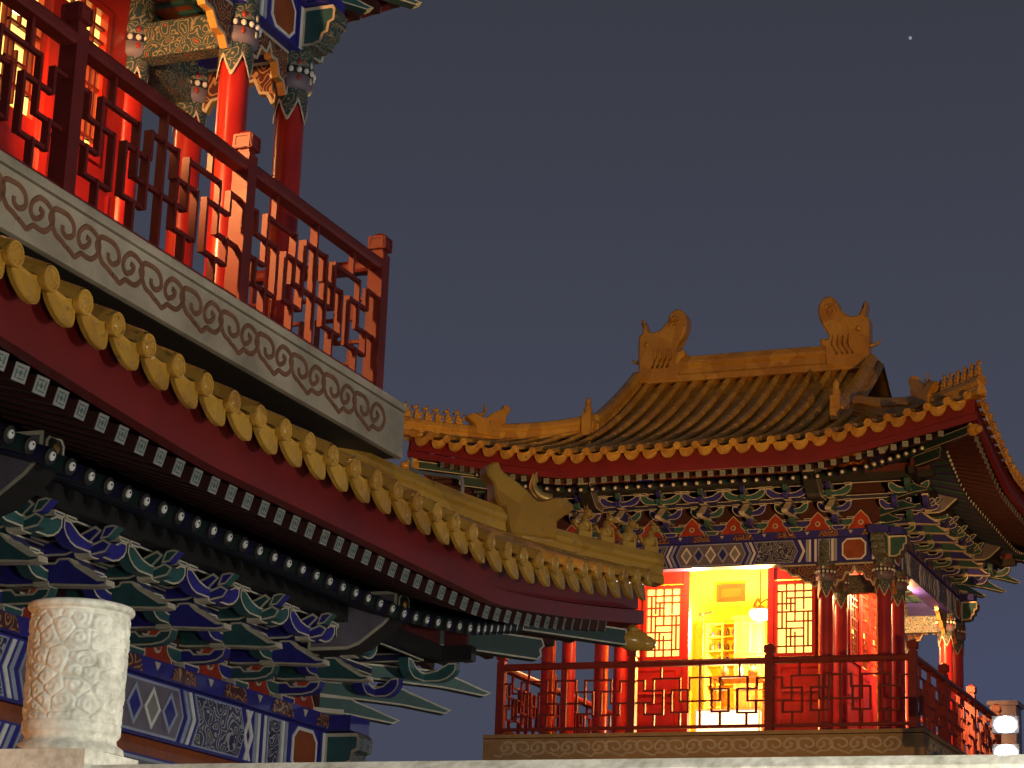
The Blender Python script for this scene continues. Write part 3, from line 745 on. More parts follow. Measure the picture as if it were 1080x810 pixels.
def hip_ridge(E, root, d0, nfig, head_d, ht=.26):
    s2 = math.sqrt(2)
    for k in range(4):
        a = k*PI/2+PI/4; E.k = 2 if k in (1, 2) else 0
        def zz(d): return E.z(E.half-d, d)-.02
        N = 14; path = [(0, -s2*(E.half-(d0+(head_d+.05-d0)*i/N)), zz(d0+(head_d+.05-d0)*i/N)) for i in range(N+1)]
        h = ridge_bar(path, .17, ht).build('hip_ridge', root, rz=a)
        N = 8; path = [(0, -s2*(E.half-(head_d+.05)*(1-i/N)+.06*i/N), zz(max(0, (head_d+.05)*(1-i/N)))-.01) for i in range(N+1)]
        ridge_bar(path, .145, ht*.92).build('ridge_front', h)
        put('hip_beast', BEAST, h, (0, -s2*(E.half-head_d), zz(head_d)+ht*.35), -PI/2, (1.2, .8, 1.18))
        for i in range(nfig):
            d = (head_d-.30)*(1-i/max(1, nfig-1)); d = max(-.03, d)
            put('roof_figure', FIG, h, (0, -s2*(E.half-d), zz(max(0, d))+ht*.92), -PI/2)

# ---- room walls, windows, doors
def lattice_window(x0, x1, z0, z1, v, key='railred'):
    """frame + lattice of side 0 wall at v; returns (frame, lattice, pane) builders"""
    fr = MB(); t = .05
    for (a, b, c, d) in ((x0, x1, z0-t, z0), (x0, x1, z1, z1+t), (x0-t, x0, z0-t, z1+t), (x1, x1+t, z0-t, z1+t)):
        fr.bbox(a, b, -v-.05, -v+.03, c, d, 'red')
    la = MB(); w, h = x1-x0, z1-z0; i = 0
    def bar(a0, a1, b0, b1):
        nonlocal i; i += 1; dp = .024+.0005*i
        la.bbox(x0+a0*w-.010, x0+a1*w+.010, -v-.012-dp/2, -v-.012+dp/2, z0+b0*h-.010, z0+b1*h+.010, key)
    nx = 4 if w > .35 else 3
    for q in range(1, nx): bar(q/nx, q/nx, 0, .36 if q % 2 else .30); bar(q/nx, q/nx, .36 if q % 2 else .46, .60); bar(q/nx, q/nx, .64 if q % 2 else .60, 1)
    for a_, b_, c_ in ((.10, 0, 1), (.24, 1/nx, 1-1/nx), (.36, 0, 1-1/nx), (.46, 1/nx, 1), (.60, 0, 1), (.72, 0, 2/nx), (.80, 1/nx, 1), (.90, 0, 1)): bar(b_, c_, a_, a_)
    bar(.5/nx, .5/nx, .36, .90); bar(1-.5/nx, 1-.5/nx, .10, .60); bar(1.5/nx, 1.5/nx, .10, .36); bar(1.5/nx, 1.5/nx, .60, .80)
    pa = MB(); pa.bbox(x0, x1, -v+.012, -v+.02, z0, z1, 'pane')
    return fr, la, pa

def build_room(root, RW):
    z0, zc = ZS1, 7.5
    doorh, doorw = 6.78, .585
    for k in range(4):
        wall = MB(); v = RW
        opening = k in (0,)
        # wainscot, header and piers with raised panels
        segs = [(-RW+.1, -doorw-.085), (doorw+.085, RW-.1)]
        wz = z0+1.28
        for a, b in segs:
            wall.bbox(a, b, -v-.03, -v+.03, z0, wz-.06, 'red')
            for (c, d) in ((z0+.12, z0+.62), (z0+.74, z0+1.08)):
                wall.prism([(a+.1, c), (b-.1, c), (b-.1, d), (a+.1, d)], lambda x, z, cc: (x, -(v+.034+cc), z), .02, 'red', 'red', .03, bulge=-.008)
            wall.bbox(a, b, -v-.03, -v+.03, wz+1.05, zc, 'red')
            wo = b-.25 if a > 0 else a; wall.bbox(wo, wo+.25, -v-.028, -v+.028, wz-.06, wz+1.05, 'red')
        for sg in (-1, 1): wall.bbox(sg*(doorw+.04)-.045, sg*(doorw+.04)+.045, -v-.055, -v+.055, z0, zc, 'red')
        o = wall.build('wall', root, (0, 0, 0), k*PI/2)
        for a, b in segs:
            fr, la, pa = lattice_window(min(a, b)+(.05 if a > 0 else .30), b-(.30 if a > 0 else .05), wz, wz+.98, v)
            w = fr.build('window', root, rz=k*PI/2); la.build('lattice', w); pa.build('window_pane', w)
        hd = MB(); hd.bbox(-doorw, doorw, -v-.03, -v+.03, doorh, zc, 'red'); hd.build('door_header', root, rz=k*PI/2)
        if opening:
            tr = MB(); tr.bbox(-doorw, doorw, -v-.04, -v+.04, doorh-.05, doorh, 'red'); tr.bbox(-doorw, doorw, -v-.05, -v+.05, z0, z0+.06, 'red')
            tr.build('door_frame', root, rz=k*PI/2)
        else:
            for q in range(2):
                a = -doorw+q*doorw; b = a+doorw
                lf = MB(); lf.bbox(a+.01, b-.01, -v-.03, -v+.03, z0+.04, z0+1.24, 'red')
                lf.prism([(a+.08, z0+.15), (b-.08, z0+.15), (b-.08, z0+1.1), (a+.08, z0+1.1)], lambda x, z, cc: (x, -(v+.034+cc), z), .02, 'red', 'red', .04, bulge=-.008)
                lf.bbox(a+.01, a+.07, -v-.028, -v+.028, z0+1.24, doorh-.05, 'red'); lf.bbox(b-.07, b-.01, -v-.028, -v+.028, z0+1.24, doorh-.05, 'red')
                lf.bbox(a+.01, b-.01, -v-.03, -v+.03, doorh-.12, doorh-.02, 'red')
                d = lf.build('door_leaf', root, rz=k*PI/2)
                fr, la, pa = lattice_window(a+.08, b-.08, z0+1.28, doorh-.17, v); la.build('lattice', d); pa.build('window_pane', d)
    inn = MB(); r = RW-.13
    for k in range(1, 4):
        c, s = round(math.cos(k*PI/2)), round(math.sin(k*PI/2))
        T = lambda x, y, z: (x*c-y*s, x*s+y*c, z)
        inn.box((0, -r, (z0+zc)/2), (2*r-.02, .02, zc-z0), 'cream', 0, T)
    inn.bbox(-r+.05, r-.05, -r+.05, r-.05, zc-.03, zc-.01, 'cream'); inn.bbox(-r, r, -r, r, z0+.002, z0+.02, 'stone')
    inn.build('plaster_lining', root)

def queti(w, z1, a0, a1, both):
    """carved board hanging under the beam from column at a0 towards a1"""
    mb = MB(); L = a1-a0
    if both: pts = [(a0, z1), (a0, z1-.30), (a0+.07*L, z1-.33), (a0+.14*L, z1-.25), (a0+.24*L, z1-.24), (a0+.32*L, z1-.14), (a0+.44*L, z1-.15), (a0+.5*L, z1-.08), (a0+.56*L, z1-.15), (a0+.68*L, z1-.14), (a0+.76*L, z1-.24), (a0+.86*L, z1-.25), (a0+.93*L, z1-.33), (a1, z1-.30), (a1, z1)]
    else: pts = [(a0, z1), (a0, z1-.30), (a0+.12*L, z1-.33), (a0+.22*L, z1-.26), (a0+.38*L, z1-.25), (a0+.52*L, z1-.16), (a0+.70*L, z1-.16), (a0+.82*L, z1-.08), (a1, z1-.05), (a1, z1)]
    mb.prism(pts, lambda a, b, c: (a, -(w+c), b), .055, 'scroll2', 'trim', .022, side='gold'); return mb

def build_pavilion(loc):
    root = thing('pavilion', '', 'building', loc)
    # podium and lower storey
    q = MB(); q.bbox(-3.3, 3.3, -3.3, 3.3, TERR, TERR+.25, 'stone'); q.bbox(-3.45, 3.45, -3.45, 3.45, TERR+.25, TERR+.35, 'slab'); q.build('podium', root)
    zf = TERR+.35; w = LOW.w
    cm = column_mesh(.14, zf, 2.0, 1.25); cap = capital_mesh(.14, 1.60, 1.25)
    cols = [(a, b) for a in (-w, -w+.8, w-.8, w) for b in (-w, -w+.8, w-.8, w) if abs(a) == w or abs(b) == w]
    for a, b in cols: c = put('column', cm, root, (a, b, 0)); put('capital', cap, c)
    lw = MB(); R = w-.8
    for k in range(4):
        c, s = round(math.cos(k*PI/2)), round(math.sin(k*PI/2)); T = lambda x, y, z: (x*c-y*s, x*s+y*c, z)
        lw.box((0, -R, (zf+2.4)/2), (2*R, .1, 2.4-zf), 'red', 0, T)
        for i in range(6):
            a = -R+.2+(2*R-.4)*(i+.5)/6; lw.box((a, -R-.06, zf+.6), (.42, .03, .8), 'red', 0, T)
    lw.build('wall', root)
    for k in range(4):
        dz = .003*(k % 2)
    def beams(w, z0, z1, z2, z3, ring):
        me = painted_beam(w, z2, z3, True).mesh('painted_beam'); nm = beam_nose_mesh(w, z2+.03, z3)
        bd = MB(); bd.bbox(-w, w, -w-.05, -w+.05, z1, z2, 'orange'); bdm = bd.mesh('filler_board')
        lo = painted_beam(w, z0, z1, False).mesh('painted_beam') if z0 < z1 else None
        for k in range(4):
            dz = .0035*(k % 2)
            b = put('painted_beam', me, root, (0, 0, dz), k*PI/2); [put('beam_nose', q_, b) for q_ in nm]
            if lo: put('filler_board', bdm, root, (0, 0, dz), k*PI/2); put('painted_beam', lo, root, (0, 0, dz), k*PI/2)
    beams(w, 1.20, 1.50, 1.60, 1.93, True)
    eave_parts(LOW, root, (1,), 9)
    for k in range(4):
        LOW.k = k; roof_slope(LOW).build('tiled_roof', root, rz=k*PI/2)
    hip_ridge(LOW, root, 1.75, 4, .66)
    nb = MB(); a = LOW.w+.02
    for k in range(4):
        c, s = round(math.cos(k*PI/2)), round(math.sin(k*PI/2)); T = lambda x, y, z: (x*c-y*s, x*s+y*c, z)
        nb.box((0, -a+.1, 3.1), (2*a-.02, .1, 1.4), 'soffit', 0, T)
    nb.build('roof_abutment', root)
    # balcony slab
    sl_ = put('balcony_slab', slab_mesh(), root); ed, scv = slab_edge(), slab_scroll()
    for k in range(4):
        e_ = put('edge_course', ed, sl_, rz=k*PI/2)
        put('scroll_carving', scv, sl_, rz=k*PI/2)
    # railing
    rv = HS-.18; L = 2*rv/3; lat, hr, br, po, fi = rail_meshes(L-.11)
    for k in range(4):
        Rk = Matrix.Rotation(k*PI/2, 4, 'Z')
        for i in range(3):
            p = put('railing_panel', hr, root, Rk @ Vector((-rv+L*(i+.5), -rv, 0)), k*PI/2); put('lattice', lat, p); put('bottom_rail', br, p)
            p = put('railing_post', po, root, Rk @ Vector((-rv+L*i, -rv, 0)), k*PI/2); put('finial', fi, p)
    # upper storey
    w = UPP.w; cm = column_mesh(.102, ZS1, 6.6, 6.22); cap = capital_mesh(.102, 6.9, 6.22)
    g = (-w, -w+.8, w-.8, w)
    for a in g:
        for b in g:
            c = put('column', cm, root, (a, b, 0)); put('capital', cap, c)
    beams(w, 0, 0, 0, .0, False) if False else None
    me = painted_beam(w, 6.58, 6.92, True).mesh('painted_beam'); nm = beam_nose_mesh(w, 6.60, 6.92)
    qa = queti(w, 6.577, w-.8+.1, w-.1, True).mesh('carved_bracket'); qb = queti(w, 6.577, -w+.9, -w+1.45, False).mesh('carved_bracket')
    qc_ = queti(w, 6.577, -w+.1, -w+.7, True).mesh('carved_bracket')
    qd = MB(); t_ = queti(w, 6.577, -w+.9, -w+1.45, False); qd.v = [(-x, y, z) for x, y, z in t_.v]; qd.f = t_.f; qd.m = t_.m; qd.sm = t_.sm; qd.mats = t_.mats; qd = qd.mesh('carved_bracket')
    for k in range(4):
        b = put('painted_beam', me, root, (0, 0, .0035*(k % 2)), k*PI/2); [put('beam_nose', q_, b) for q_ in nm]
        for q in (qa, qb, qc_, qd): put('carved_bracket', q, b)
    inb = painted_beam(w-.8, 6.79, 6.91, False, True).mesh('painted_beam')
    cr = MB(); cr.bbox(w-.8, w-.1, -.07, .07, 6.31, 6.56, 'scroll3'); crm = cr.mesh('cross_beam')
    for k in range(4):
        put('painted_beam', inb, root, (0, 0, .0035*(k % 2)), k*PI/2)
        for sg in (-1, 1): put('cross_beam', crm, root, Matrix.Rotation(k*PI/2, 4, 'Z') @ Vector((0, sg*(w-.8), .004*(k % 2))), k*PI/2)
    ce = MB()
    for k in range(4):
        c, s_ = round(math.cos(k*PI/2)), round(math.sin(k*PI/2)); T = lambda x, y, z: (x*c-y*s_, x*s_+y*c, z)
        ce.box((.4-.02, -w+.42, 6.95), (2*w-.86, .78, .04), 'orange', 0, T)
        for i in range(-6, 7): ce.box((i*.36, -w+.42, 6.92), (.04, .76, .03), 'green', 0, T)
        ce.box((0, -w+.42, 6.918), (2*w-.9, .04, .03), 'green', 0, T)
    ce.build('veranda_ceiling', root)
    build_room(root, w-.8)
    eave_parts(UPP, root, (0,), 8)
    G, CX = 1.86, -.15
    fr = roof_slope(UPP, G).mesh('tiled_roof'); si = roof_slope(UPP, 'end').mesh('tiled_roof')
    for k in range(4): put('tiled_roof', fr if k % 2 == 0 else si, root, rz=k*PI/2)
    hip_ridge(UPP, root, 2.1, 6, .86, .31)
    # gables, descending ridges, main ridge
    N = 14; prof = [(UPP.half-(2.0+(4.06-2.0)*i/N), UPP.z(0, 2.0+(4.06-2.0)*i/N)) for i in range(N+1)]
    for sg in (-1, 1):
        gm = MB(); pts = [(-y, z-.03) for y, z in prof]+[(y, z-.03) for y, z in prof[::-1]][1:]
        gm.prism(pts, lambda a, b, c: (CX+sg*(G-.12+c), a, b), .06, 'fascia', 'gold', .07)
        for q in range(5): gm.tube(smooth2([(CX+sg*(G-.08), (.25+.1*q)*s_, 9.05+.06*q) for s_ in (-1, -.5, .5, 1)], 4), .02, 'gold', 5)
        gm.build('gable', root)
        dr_ = UPP.half
        for f in (-1, 1):
            path = [(CX+sg*G, f*(UPP.half-d), UPP.z(0, d)+.0) for d in [3.95+(1.86-3.95)*i/12 for i in range(13)]]
            dm = ridge_bar(path, .20, .27); y, z = path[-1][1], path[-1][2]
            dm.bbox(CX+sg*G-.07, CX+sg*G+.07, y-.08, y+.08, z, z+.36, 'tile')
            d_ = dm.build('descending_ridge', root)
            p_ = MB(); p_.lathe([(.055, 0), (.07, .05), (.04, .12), (.05, .17), (.015, .24), (0, .26)], (CX+sg*G, y, z+.36), 'tile', 10); p_.build('ridge_knob', d_)
    zr = UPP.z(0, 4.06)-.03
    rb = ridge_bar([(CX-1.7, 0, zr), (CX+1.7, 0, zr)], .26, .44); rd = rb.build('main_ridge', root)
    for sg in (-1, 1):
        o = put('ridge_dragon', CHI, rd, (CX+sg*1.50, 0, zr+.02), 0 if sg < 0 else PI, (1.0, 1, 1.0))
    return root

# ------------------------------------------------------------------ setting
g = MB(); g.add([(-900, -60, GROUND), (900, -60, GROUND), (900, 1500, GROUND), (-900, 1500, GROUND)], [(0, 1, 2, 3)], 'ground')
o = g.build('ground'); o['kind'] = 'structure'
t = MB(); t.bbox(-30, 14, 4.15, 60, GROUND, TERR, 'stone'); o = t.build('terrace'); o['kind'] = 'structure'

near = build_pavilion((-9.66, 10.83, 0))
near['label'] = 'nearer pavilion filling the left side, grey scroll-carved balcony slab above its yellow-tiled skirt roof'
near['category'] = 'building'; near['group'] = 'painted pavilions with yellow tiled roofs'
far = copy_tree(near); far.location = (-9.60, 33.10, 0)
far['label'] = 'farther pavilion at right with its whole yellow hip-and-gable roof, red balcony and open glowing doorway'

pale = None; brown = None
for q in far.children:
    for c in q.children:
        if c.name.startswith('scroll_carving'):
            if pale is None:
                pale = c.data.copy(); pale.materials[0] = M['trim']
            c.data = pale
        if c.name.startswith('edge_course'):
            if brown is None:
                brown = c.data.copy(); brown.materials[0] = M['litstone']  # far slab edge tinted brown for the orange light on it
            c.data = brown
# ------------------------------------------------------------------ marble balustrade in the foreground
def balustrade():
    Y = 4.45; s = Y/4.0
    b = thing('balustrade', 'weathered marble balustrade with a cloud-carved drum post and low coping, nearest to the viewer', 'balustrade', (0, Y, TERR))
    cx, cy = -2.587*s, .0; r = .099*s; zb, zt = .575*s, .835*s
    post = MB(); hb = .10*s
    post.bbox(cx-hb, cx+hb, cy-hb, cy+hb, 0, .535*s-TERR, 'marble')
    post.lathe([(.108*s, .535*s), (.106*s, .548*s), (.093*s, .556*s), (.091*s, .566*s), (.098*s, .575*s)], (cx, cy, -TERR), 'marble', 48)
    p = post.build('baluster_post', b)
    rnd = random.Random(3); cells = []
    Lc = 2*PI*r; Hc = zt-zb
    for row in range(8):
        for k in range(14): cells.append(((k+.5*(row % 2)+rnd.uniform(-.38, .38))*Lc/14, (row+.5+rnd.uniform(-.36, .36))*Hc/8, rnd.choice((-1, 1)), rnd.uniform(0, 6.3)))
    def relief(x, z):
        best = sec = 9; ang = 0; h0 = None
        for (a, c, hd, ph) in cells:
            dx = (x-a+Lc/2) % Lc-Lc/2; dz = z-c; d = math.hypot(dx, dz*1.05)
            if d < best: sec = best; best = d; ang = math.atan2(dz, dx)*hd+ph
            elif d < sec: sec = d
        e_ = min(1, (sec-best)/.012)
        sp = math.sin(best/.0075*PI+ang)
        return .0018*e_+.0015*sp*e_*max(0, 1-best/.06)-.0038*(1-e_)**3
    N, Kk = 260, 130; vs = []
    for i in range(Kk+1):
        tt = i/Kk; z = zb+tt*Hc
        for j in range(N):
            a = 2*PI*j/N; rr = r*(.955+.045*math.sin(tt*PI*.55+.25))
            if .07 < tt < .92: rr += relief(a*r, tt*Hc)*min(1, (tt-.07)/.03)*min(1, (.92-tt)/.03)
            elif tt >= .935: rr += .009*max(0, math.sin((tt-.935)/.065*PI))**.4+.001
            elif tt >= .92: rr -= .003
            else: rr += .003
            vs.append((cx+rr*math.cos(a), cy+rr*math.sin(a), z-TERR))
    fs = [(i*N+j, i*N+(j+1) % N, (i+1)*N+(j+1) % N, (i+1)*N+j) for i in range(Kk) for j in range(N)]
    d = MB(); d.add(vs, fs, 'marble', True); top = vs[-N:]
    d.add(top, [list(range(N))], 'marble'); d.build('carved_drum', p)
    x1 = -.50*s; cp = MB()
    pr = [(-.085, -.10), (.085, -.10), (.10, -.06), (.10, -.02), (.08, 0), (-.08, 0), (-.10, -.02), (-.10, -.06)]
    zr = .5055*s-TERR
    cp.sweep([cx+hb, x1, x1+4], lambda i, x: [(x, a, zr+c) for a, c in pr], 'marble'); cp.build('coping', b)
    pn = MB(); pn.bbox(cx+hb, x1+4, -.05, .05, .05, zr-.18, 'marble'); pn.build('panel', b)
    ft = MB(); ft.bbox(cx-2.5, x1+4, -.14, .14, 0, .05, 'marble'); ft.build('base_course', b)
    cp2 = MB(); cp2.sweep([cx-2.5, cx-hb], lambda i, x: [(x, a, zr+c) for a, c in pr], 'marble'); cp2.build('coping', b)
    pn2 = MB(); pn2.bbox(cx-2.5, cx-hb, -.05, .05, .05, zr-.18, 'marble'); pn2.build('panel', b)
balustrade()

# ------------------------------------------------------------------ lamps
def lamp_light(parent, kind, loc, power, col, size=.05, target=None, cone=None, blend=.6):
    l = bpy.data.lights.new('lamp_light', kind); l.energy = power; l.color = col
    if kind in ('POINT', 'SPOT'): l.shadow_soft_size = size
    if cone: l.spot_size = math.radians(cone); l.spot_blend = blend
    o = bpy.data.objects.new('lamp_light', l); COL.objects.link(o); o.parent = parent; o.location = loc
    if target is not None:
        d = Vector(target)-(Vector(parent.location)+Vector(loc)); o.rotation_euler = d.to_track_quat('-Z', 'Y').to_euler()
    return o
def ceiling_lamp(loc, label, power, col, group):
    t = thing('ceiling_lamp', label, 'lamp', loc, 0, group)
    a = MB(); a.lathe([(.06, 0), (.06, -.02), (.012, -.03), (.012, -.10)], (0, 0, 0), 'metal', 12); a.build('mount', t)
    b = MB(); b.lathe([(.02, -.10), (.07, -.13), (.085, -.18), (.06, -.24), (0, -.26)], (0, 0, 0), 'bulb', 14); b.build('bulb', t)
    lamp_light(t, 'POINT', (0, 0, -.34), power, col, .08)
WARM = (1, .47, .17)
v = UPP.w-.24
for cx, cy, nm in ((-9.66, 10.83, 'nearer'), (-9.60, 33.10, 'farther')):
    for (dx, dy) in ((v, -.3), (-.3, -v), (-v, .3), (.3, v)):
        ceiling_lamp((cx+dx, cy+dy, 6.89), f'small round lamp under the balcony ceiling of the {nm} pavilion', 20 if nm == 'nearer' else 380, WARM, f'veranda lamps of the {nm} pavilion')
def floodlight(loc, target, label, power, col, cone=70, bulb='coolbulb', sz=.12, blend=.6, heads=((0, 0),)):
    t = thing('floodlight', label, 'floodlight', loc)
    d = (Vector(target)-Vector(loc)).normalized(); rz = math.atan2(d.y, d.x)-PI/2
    for dx, dz in heads:
        a = MB(); a.bbox(-.14, .14, -.06, .045, -.09+dz, .09+dz, 'metal'); h = a.build('lamp_head', t, rz=rz)
        b = MB(); b.lathe([(.115, 0), (.105, .02), (.06, .035), (0, .04)], (0, 0, 0), bulb, 16, True, lambda x, y, z, dz=dz: (x, .047+z, dz+y*.75)); b.build('led_lens', h)
    c = MB(); c.tube([(0, -.03, -.09+min(q[1] for q in heads)), (0, -.03, TERR-loc[2] if loc[1] > 4.15 else GROUND-loc[2])], .025, 'metal', 8); c.build('pole', t)
    lamp_light(t, 'SPOT', d*.16, power, col, sz, target, cone, blend)
def hooded(loc, target, label, power, col, lo, hi, size=.022, cone=100):
    """unseen floodlight, hood and visor added to shape its beam: throws light only between the elevations lo and hi (degrees)"""
    t = thing('floodlight', label, 'floodlight', loc)
    d = (Vector(target)-Vector(loc)).normalized(); rz = math.atan2(d.y, d.x)-PI/2
    a = MB(); a.bbox(-.30, .30, -.12, -.06, -.10, .22, 'metal'); h = a.build('lamp_head', t, rz=rz)
    for nm, an in (('hood', hi), ('visor', lo)):  # plates added to mask the beam above and below
        tn = math.tan(math.radians(an)); q = MB(); e_ = .012 if nm == 'hood' else -.012
        q.add([(x, y, .0+tn*y*(1 if y > 0 else 1)+zz) for x in (-.45, .45) for y in (.06, .60) for zz in (0, e_)], [(0, 1, 3, 2), (4, 6, 7, 5), (0, 4, 5, 1), (2, 3, 7, 6), (0, 2, 6, 4), (1, 5, 7, 3)], 'metal'); q.build(nm, h)
    b = MB(); b.lathe([(.05, 0), (.04, .015), (0, .02)], (0, 0, 0), 'coolbulb', 14, True, lambda x, y, z: (x, -.058+z, y+.02)); b.build('led_lens', h)
    c = MB(); c.tube([(0, -.09, -.10), (0, -.09, TERR-loc[2])], .03, 'metal', 8); c.build('pole', t)
    lamp_light(t, 'SPOT', (0, 0, 0), power, col, size, target, cone, .3 if cone > 60 else .7)
hooded((5.5, 8.6, .6), (-6.4, 10.6, 3.8), 'unseen white floodlight with an added beam-cutting hood, on a low pole beside the nearer pavilion', 3600, (1, .92, .76), 8.2, 16.2)
floodlight((5.6, 9.9, .4), (-6.6, 10.8, 2.4), 'cool white fill floodlight added out of view on a low pole beside the hooded floodlight', 230, (1, .96, .86), 70, blend=.8)  # added weak wide fill for the brackets and beams under the eave
hooded((2.4, 8.0, .3), (-9.5, 30.5, 9.4), 'unseen warm floodlight with an added beam-cutting hood, on the terrace aimed at the high roof of the farther pavilion', 20000, (1, .50, .14), 16.2, 40, .04, 30)
floodlight((2.9, 8.9, .3), (-9.3, 30.0, 5.0), 'warm floodlight on the terrace aimed at the balcony of the farther pavilion', 850, (1, .55, .22), 34, 'bulb', blend=.8)
floodlight((-5.2, 2.6, -.2), (-3.0, 4.45, .75), 'warm floodlight on the paving beside the carved marble post', 130, (1, .38, .08), 60, 'bulb')
floodlight((.5, 2.2, .5), (-2.3, 4.45, .70), 'small cool floodlight added out of view to brighten the marble post and coping', 420, (1, .96, .80), 75, 'coolbulb')  # added lamp for the right side of the post and the coping
floodlight((-4.54, 25.0, 3.53), (-4.2, 14.0, 3.2), 'bright white twin-head floodlight low at the right edge behind the coping', 160, (.90, .93, 1), 120, 'coolbulb', .1, heads=((0, 0), (0, -.30)))
for cx, cy, nm, dy, pw in ((-9.66, 10.83, 'nearer', -.58, 420), (-9.60, 33.10, 'farther', -.9, 700)):
    t = thing('hanging_lamp', 'bright bare lamp on a rod in the side veranda of the %s pavilion' % nm, 'lamp', (cx+2.26, cy+dy, 6.9))
    a = MB(); a.tube([(0, 0, 0), (0, 0, -1.12)], .008, 'dark', 6); a.lathe([(.015, -1.10), (.05, -1.14), (.055, -1.17)], (0, 0, 0), 'dark', 12); a.build('rod', t)
    b = MB(); b.lathe([(.045, -1.17), (.06, -1.22), (.04, -1.28), (0, -1.30)], (0, 0, 0), 'bulb', 14); b.build('bulb', t)
    lamp_light(t, 'SPOT', (0, .10, -1.25), pw, (1, .43, .14), .05, (cx+2.80, cy+dy+4.5, 5.0), 96, .6)
p = MB(); p.bbox(-7.50, -7.05, 39.8, 40.3, TERR, 5.95, 'pier'); p.bbox(-7.54, -7.01, 39.76, 40.34, 5.95, 6.03, 'pier')
tag(p.build('stone_pier'), 'plain grey-violet square pier beside the white floodlight at the right edge', 'pier')
q = MB(); q.ell((-300.2, 1367.9, 635.4), (1.1, 1.1, 1.1), 'star', 8, 6); o = tag(q.build('star'), 'tiny pale star alone in the dark sky at upper right', 'star')
q = MB(); q.tube(smooth3([(-6.50, 13.93, 3.84), (-6.49, 13.92, 3.76), (-6.36, 13.92, 3.72), (-6.15, 13.90, 3.68), (-6.11, 13.90, 3.66), (-6.10, 13.90, 3.56)]), .013, 'ash', 8)
tag(q.build('conduit'), 'pale conduit pipe bending down from the corner of the grey balcony slab', 'pipe')
q = thing('roof_lamp', 'small unlit ball lamp on a bent pale arm behind the near hip ridge', 'lamp', (-6.15, 14.75, 3.30))
a = MB(); a.tube(smooth3([(0, 0, .0), (.0, 0, .28), (.05, .04, .33), (.22, .10, .36)]), .012, 'ash', 7); a.build('arm', q)
a = MB(); a.ell((.22, .10, .30), (.03, .03, .045), 'ash', 10, 7); a.build('globe', q)

# ------------------------------------------------------------------ inside the far pavilion's lit room
FX, FY, Z0 = -9.60, 33.10, ZS1+.02
for cx, cy, nm in ((-9.60, 33.10, 'farther'), (-9.66, 10.83, 'nearer')):
    t = thing('pendant_lamp', 'bright glass bowl lamp hanging in the glowing room of the %s pavilion' % nm, 'lamp', (cx+.02, cy-.1, 7.48))
    a = MB(); a.tube([(0, 0, 0), (0, 0, -1.0)], .012, 'dark', 6); a.lathe([(.02, -.98), (.10, -1.02), (.15, -1.06)], (0, 0, 0), 'dark', 14); a.build('stem', t)
    for q in range(3):
        an = q*2.1+.4; a = MB(); a.tube(smooth3([(0, 0, -.96), (.10*math.cos(an), .10*math.sin(an), -.90), (.17*math.cos(an), .17*math.sin(an), -1.0), (.15*math.cos(an), .15*math.sin(an), -1.1)]), .014, 'dark', 6); a.build('scroll_arm', t)
    b = MB(); b.lathe([(.15, -1.07), (.17, -1.12), (.12, -1.19), (0, -1.22)], (0, 0, 0), 'bulb', 16); b.build('glass_bowl', t)
    lamp_light(t, 'POINT', (0, 0, -1.35), 2300 if nm == 'farther' else 300, (1, .62, .13), .12)
def frame_of(mb, x0, x1, z0, z1, y, t, key, d=.03):
    mb.bbox(x0, x1, y-d, y, z0, z0+t, key); mb.bbox(x0, x1, y-d, y, z1-t, z1, key); mb.bbox(x0, x0+t, y-d+.002, y, z0+t, z1-t, key); mb.bbox(x1-t, x1, y-d+.002, y, z0+t, z1-t, key)
t = thing('plaque', 'framed orange and grey plaque high on the lit back wall', 'plaque', (FX, FY, 0))
a = MB(); frame_of(a, -1.12, -.66, 6.86, 7.14, 1.42, .03, 'dark'); a.build('frame', t); a = MB(); a.bbox(-1.09, -.69, 1.40, 1.415, 6.89, 7.11, 'flame'); a.bbox(-1.05, -.73, 1.394, 1.4, 6.93, 7.07, 'wood'); a.build('panel', t)
t = thing('curio_shelf', 'pale open curio shelf full of dark pots against the lit back wall', 'shelf', (FX, FY, 0))
a = MB()
for x in (-1.16, -.90, -.67): a.bbox(x-.012, x+.012, .98, 1.25, Z0, 6.46, 'cream')
for z in (4.30, 4.75, 5.15, 5.50, 5.80, 6.02, 6.24, 6.44): a.bbox(-1.17, -.66, .985, 1.245, z-.011, z+.011, 'cream')
a.build('rack', t)
rs = random.Random(5); i = 0
for z in (5.80, 6.02, 6.24):
    for x in (-1.08, -.97, -.84, -.74):
        i += 1; q = MB(); hh = rs.uniform(.08, .15); r = rs.uniform(.03, .045)
        q.lathe([(r*.6, 0), (r, hh*.4), (r*.9, hh*.7), (r*.45, hh*.85), (r*.55, hh)], (0, 0, 0), 'dark' if i % 3 else 'blue', 12)
        tag(q.build('pot', None, (FX+x, FY+1.08, z+.011)), 'small dark pot on the pale curio shelf in the lit room', 'pot', 'pots on the curio shelf')
t = thing('wooden_cabinet', 'honey-coloured wooden cabinet with panelled doors at the right of the lit room', 'cabinet', (FX, FY, 0))
a = MB(); a.bbox(-.60, -.12, .62, .98, Z0, 6.42, 'wood'); a.bbox(-.63, -.09, .58, 1.0, 6.42, 6.48, 'wood'); a.build('carcass', t)
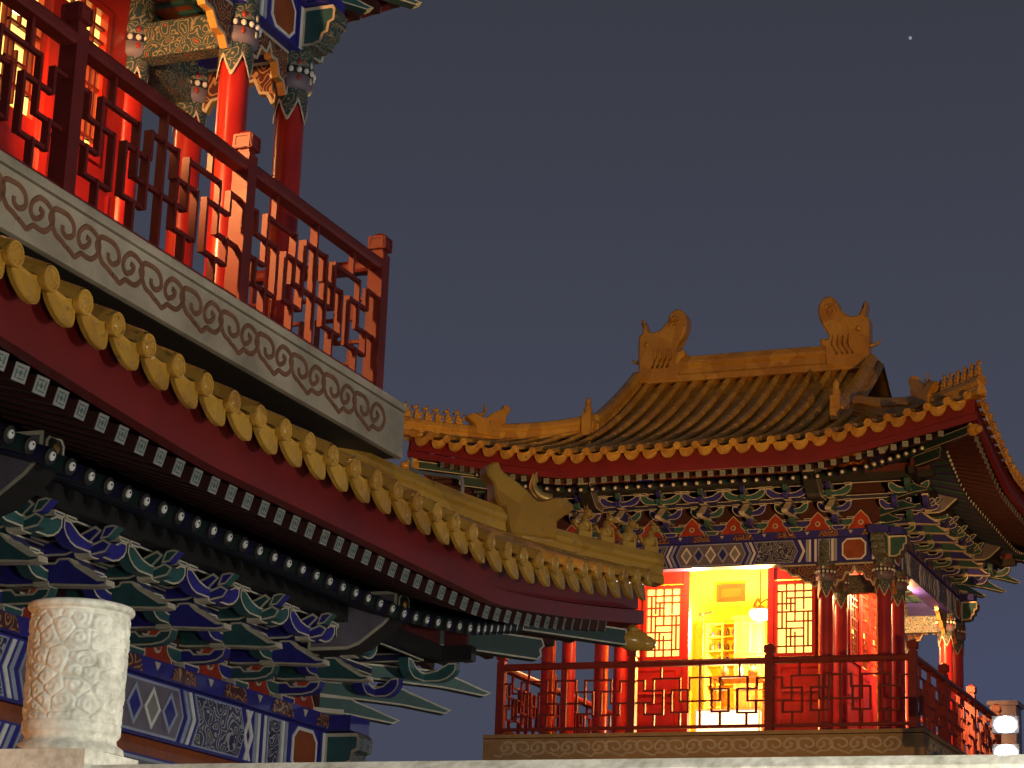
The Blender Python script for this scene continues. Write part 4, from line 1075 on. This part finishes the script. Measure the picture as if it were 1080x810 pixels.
for x in (-.59, -.355):
    for (z0, z1) in ((4.4, 5.3), (5.36, 5.85), (5.9, 6.38)):
        a = MB(); a.prism([(x, z0), (x+.225, z0), (x+.225, z1), (x, z1)], lambda p, q, c: (p, .61-c, q), .018, 'wood', 'orange', .03, bulge=-.006); a.build('door', t)
t = thing('standing_lamp', 'thin dark standing lamp left of the curio shelf', 'lamp', (FX-.93, FY+.1, Z0))
a = MB(); a.tube([(0, 0, 0), (0, 0, 2.18)], .010, 'dark', 6); a.lathe([(.11, 0), (.10, .02), (0, .03)], (0, 0, 0), 'dark', 12); a.tube([(-.03, 0, 2.19), (.14, 0, 2.22)], .02, 'dark', 6); a.build('stem', t)
a = MB(); a.ell((-.03, 0, 2.19), (.05, .05, .04), 'dark', 8, 6); a.build('shade', t)
t = thing('tea_table', 'wooden table in the lit room behind the red railing', 'table', (FX-.35, FY+.1, Z0))
a = MB(); a.bbox(-.36, .36, -.25, .25, 1.17, 1.21, 'wood'); a.build('table_top', t)
for x in (-.32, .32):
    for y in (-.2, .2): a = MB(); a.bbox(x-.02, x+.02, y-.02, y+.02, 0, 1.17, 'wood'); a.build('leg', t)
for x, r, key, nm in ((-.22, .07, 'dark', 'dark bowl at the left end of the wooden table'), (.02, .05, 'white', 'white jar in the middle of the wooden table'), (.22, .08, 'flame', 'red pot at the right end of the wooden table')):
    q = MB(); q.lathe([(r*.5, 0), (r, .06), (r*.95, .12), (r*.5, .16), (r*.6, .19)], (0, 0, 0), key, 12); tag(q.build('pot', None, (FX-.35+x, FY+.05, Z0+1.21)), nm, 'pot')
t = thing('light_box', 'low glowing white light box on the threshold of the open doorway', 'light box', (FX-.1, FY-1.25, Z0))
a = MB(); a.bbox(-.46, .46, -.06, .06, .05, .52, 'boxglow'); a.build('glowing_panel', t); a = MB(); frame_of(a, -.48, .48, .03, .54, -.062, .022, 'white', .02); a.build('frame', t)
lamp_light(t, 'AREA', (0, -.1, .3), 25, (1, .7, .3), target=(FX-.1, FY-4, Z0+.6))
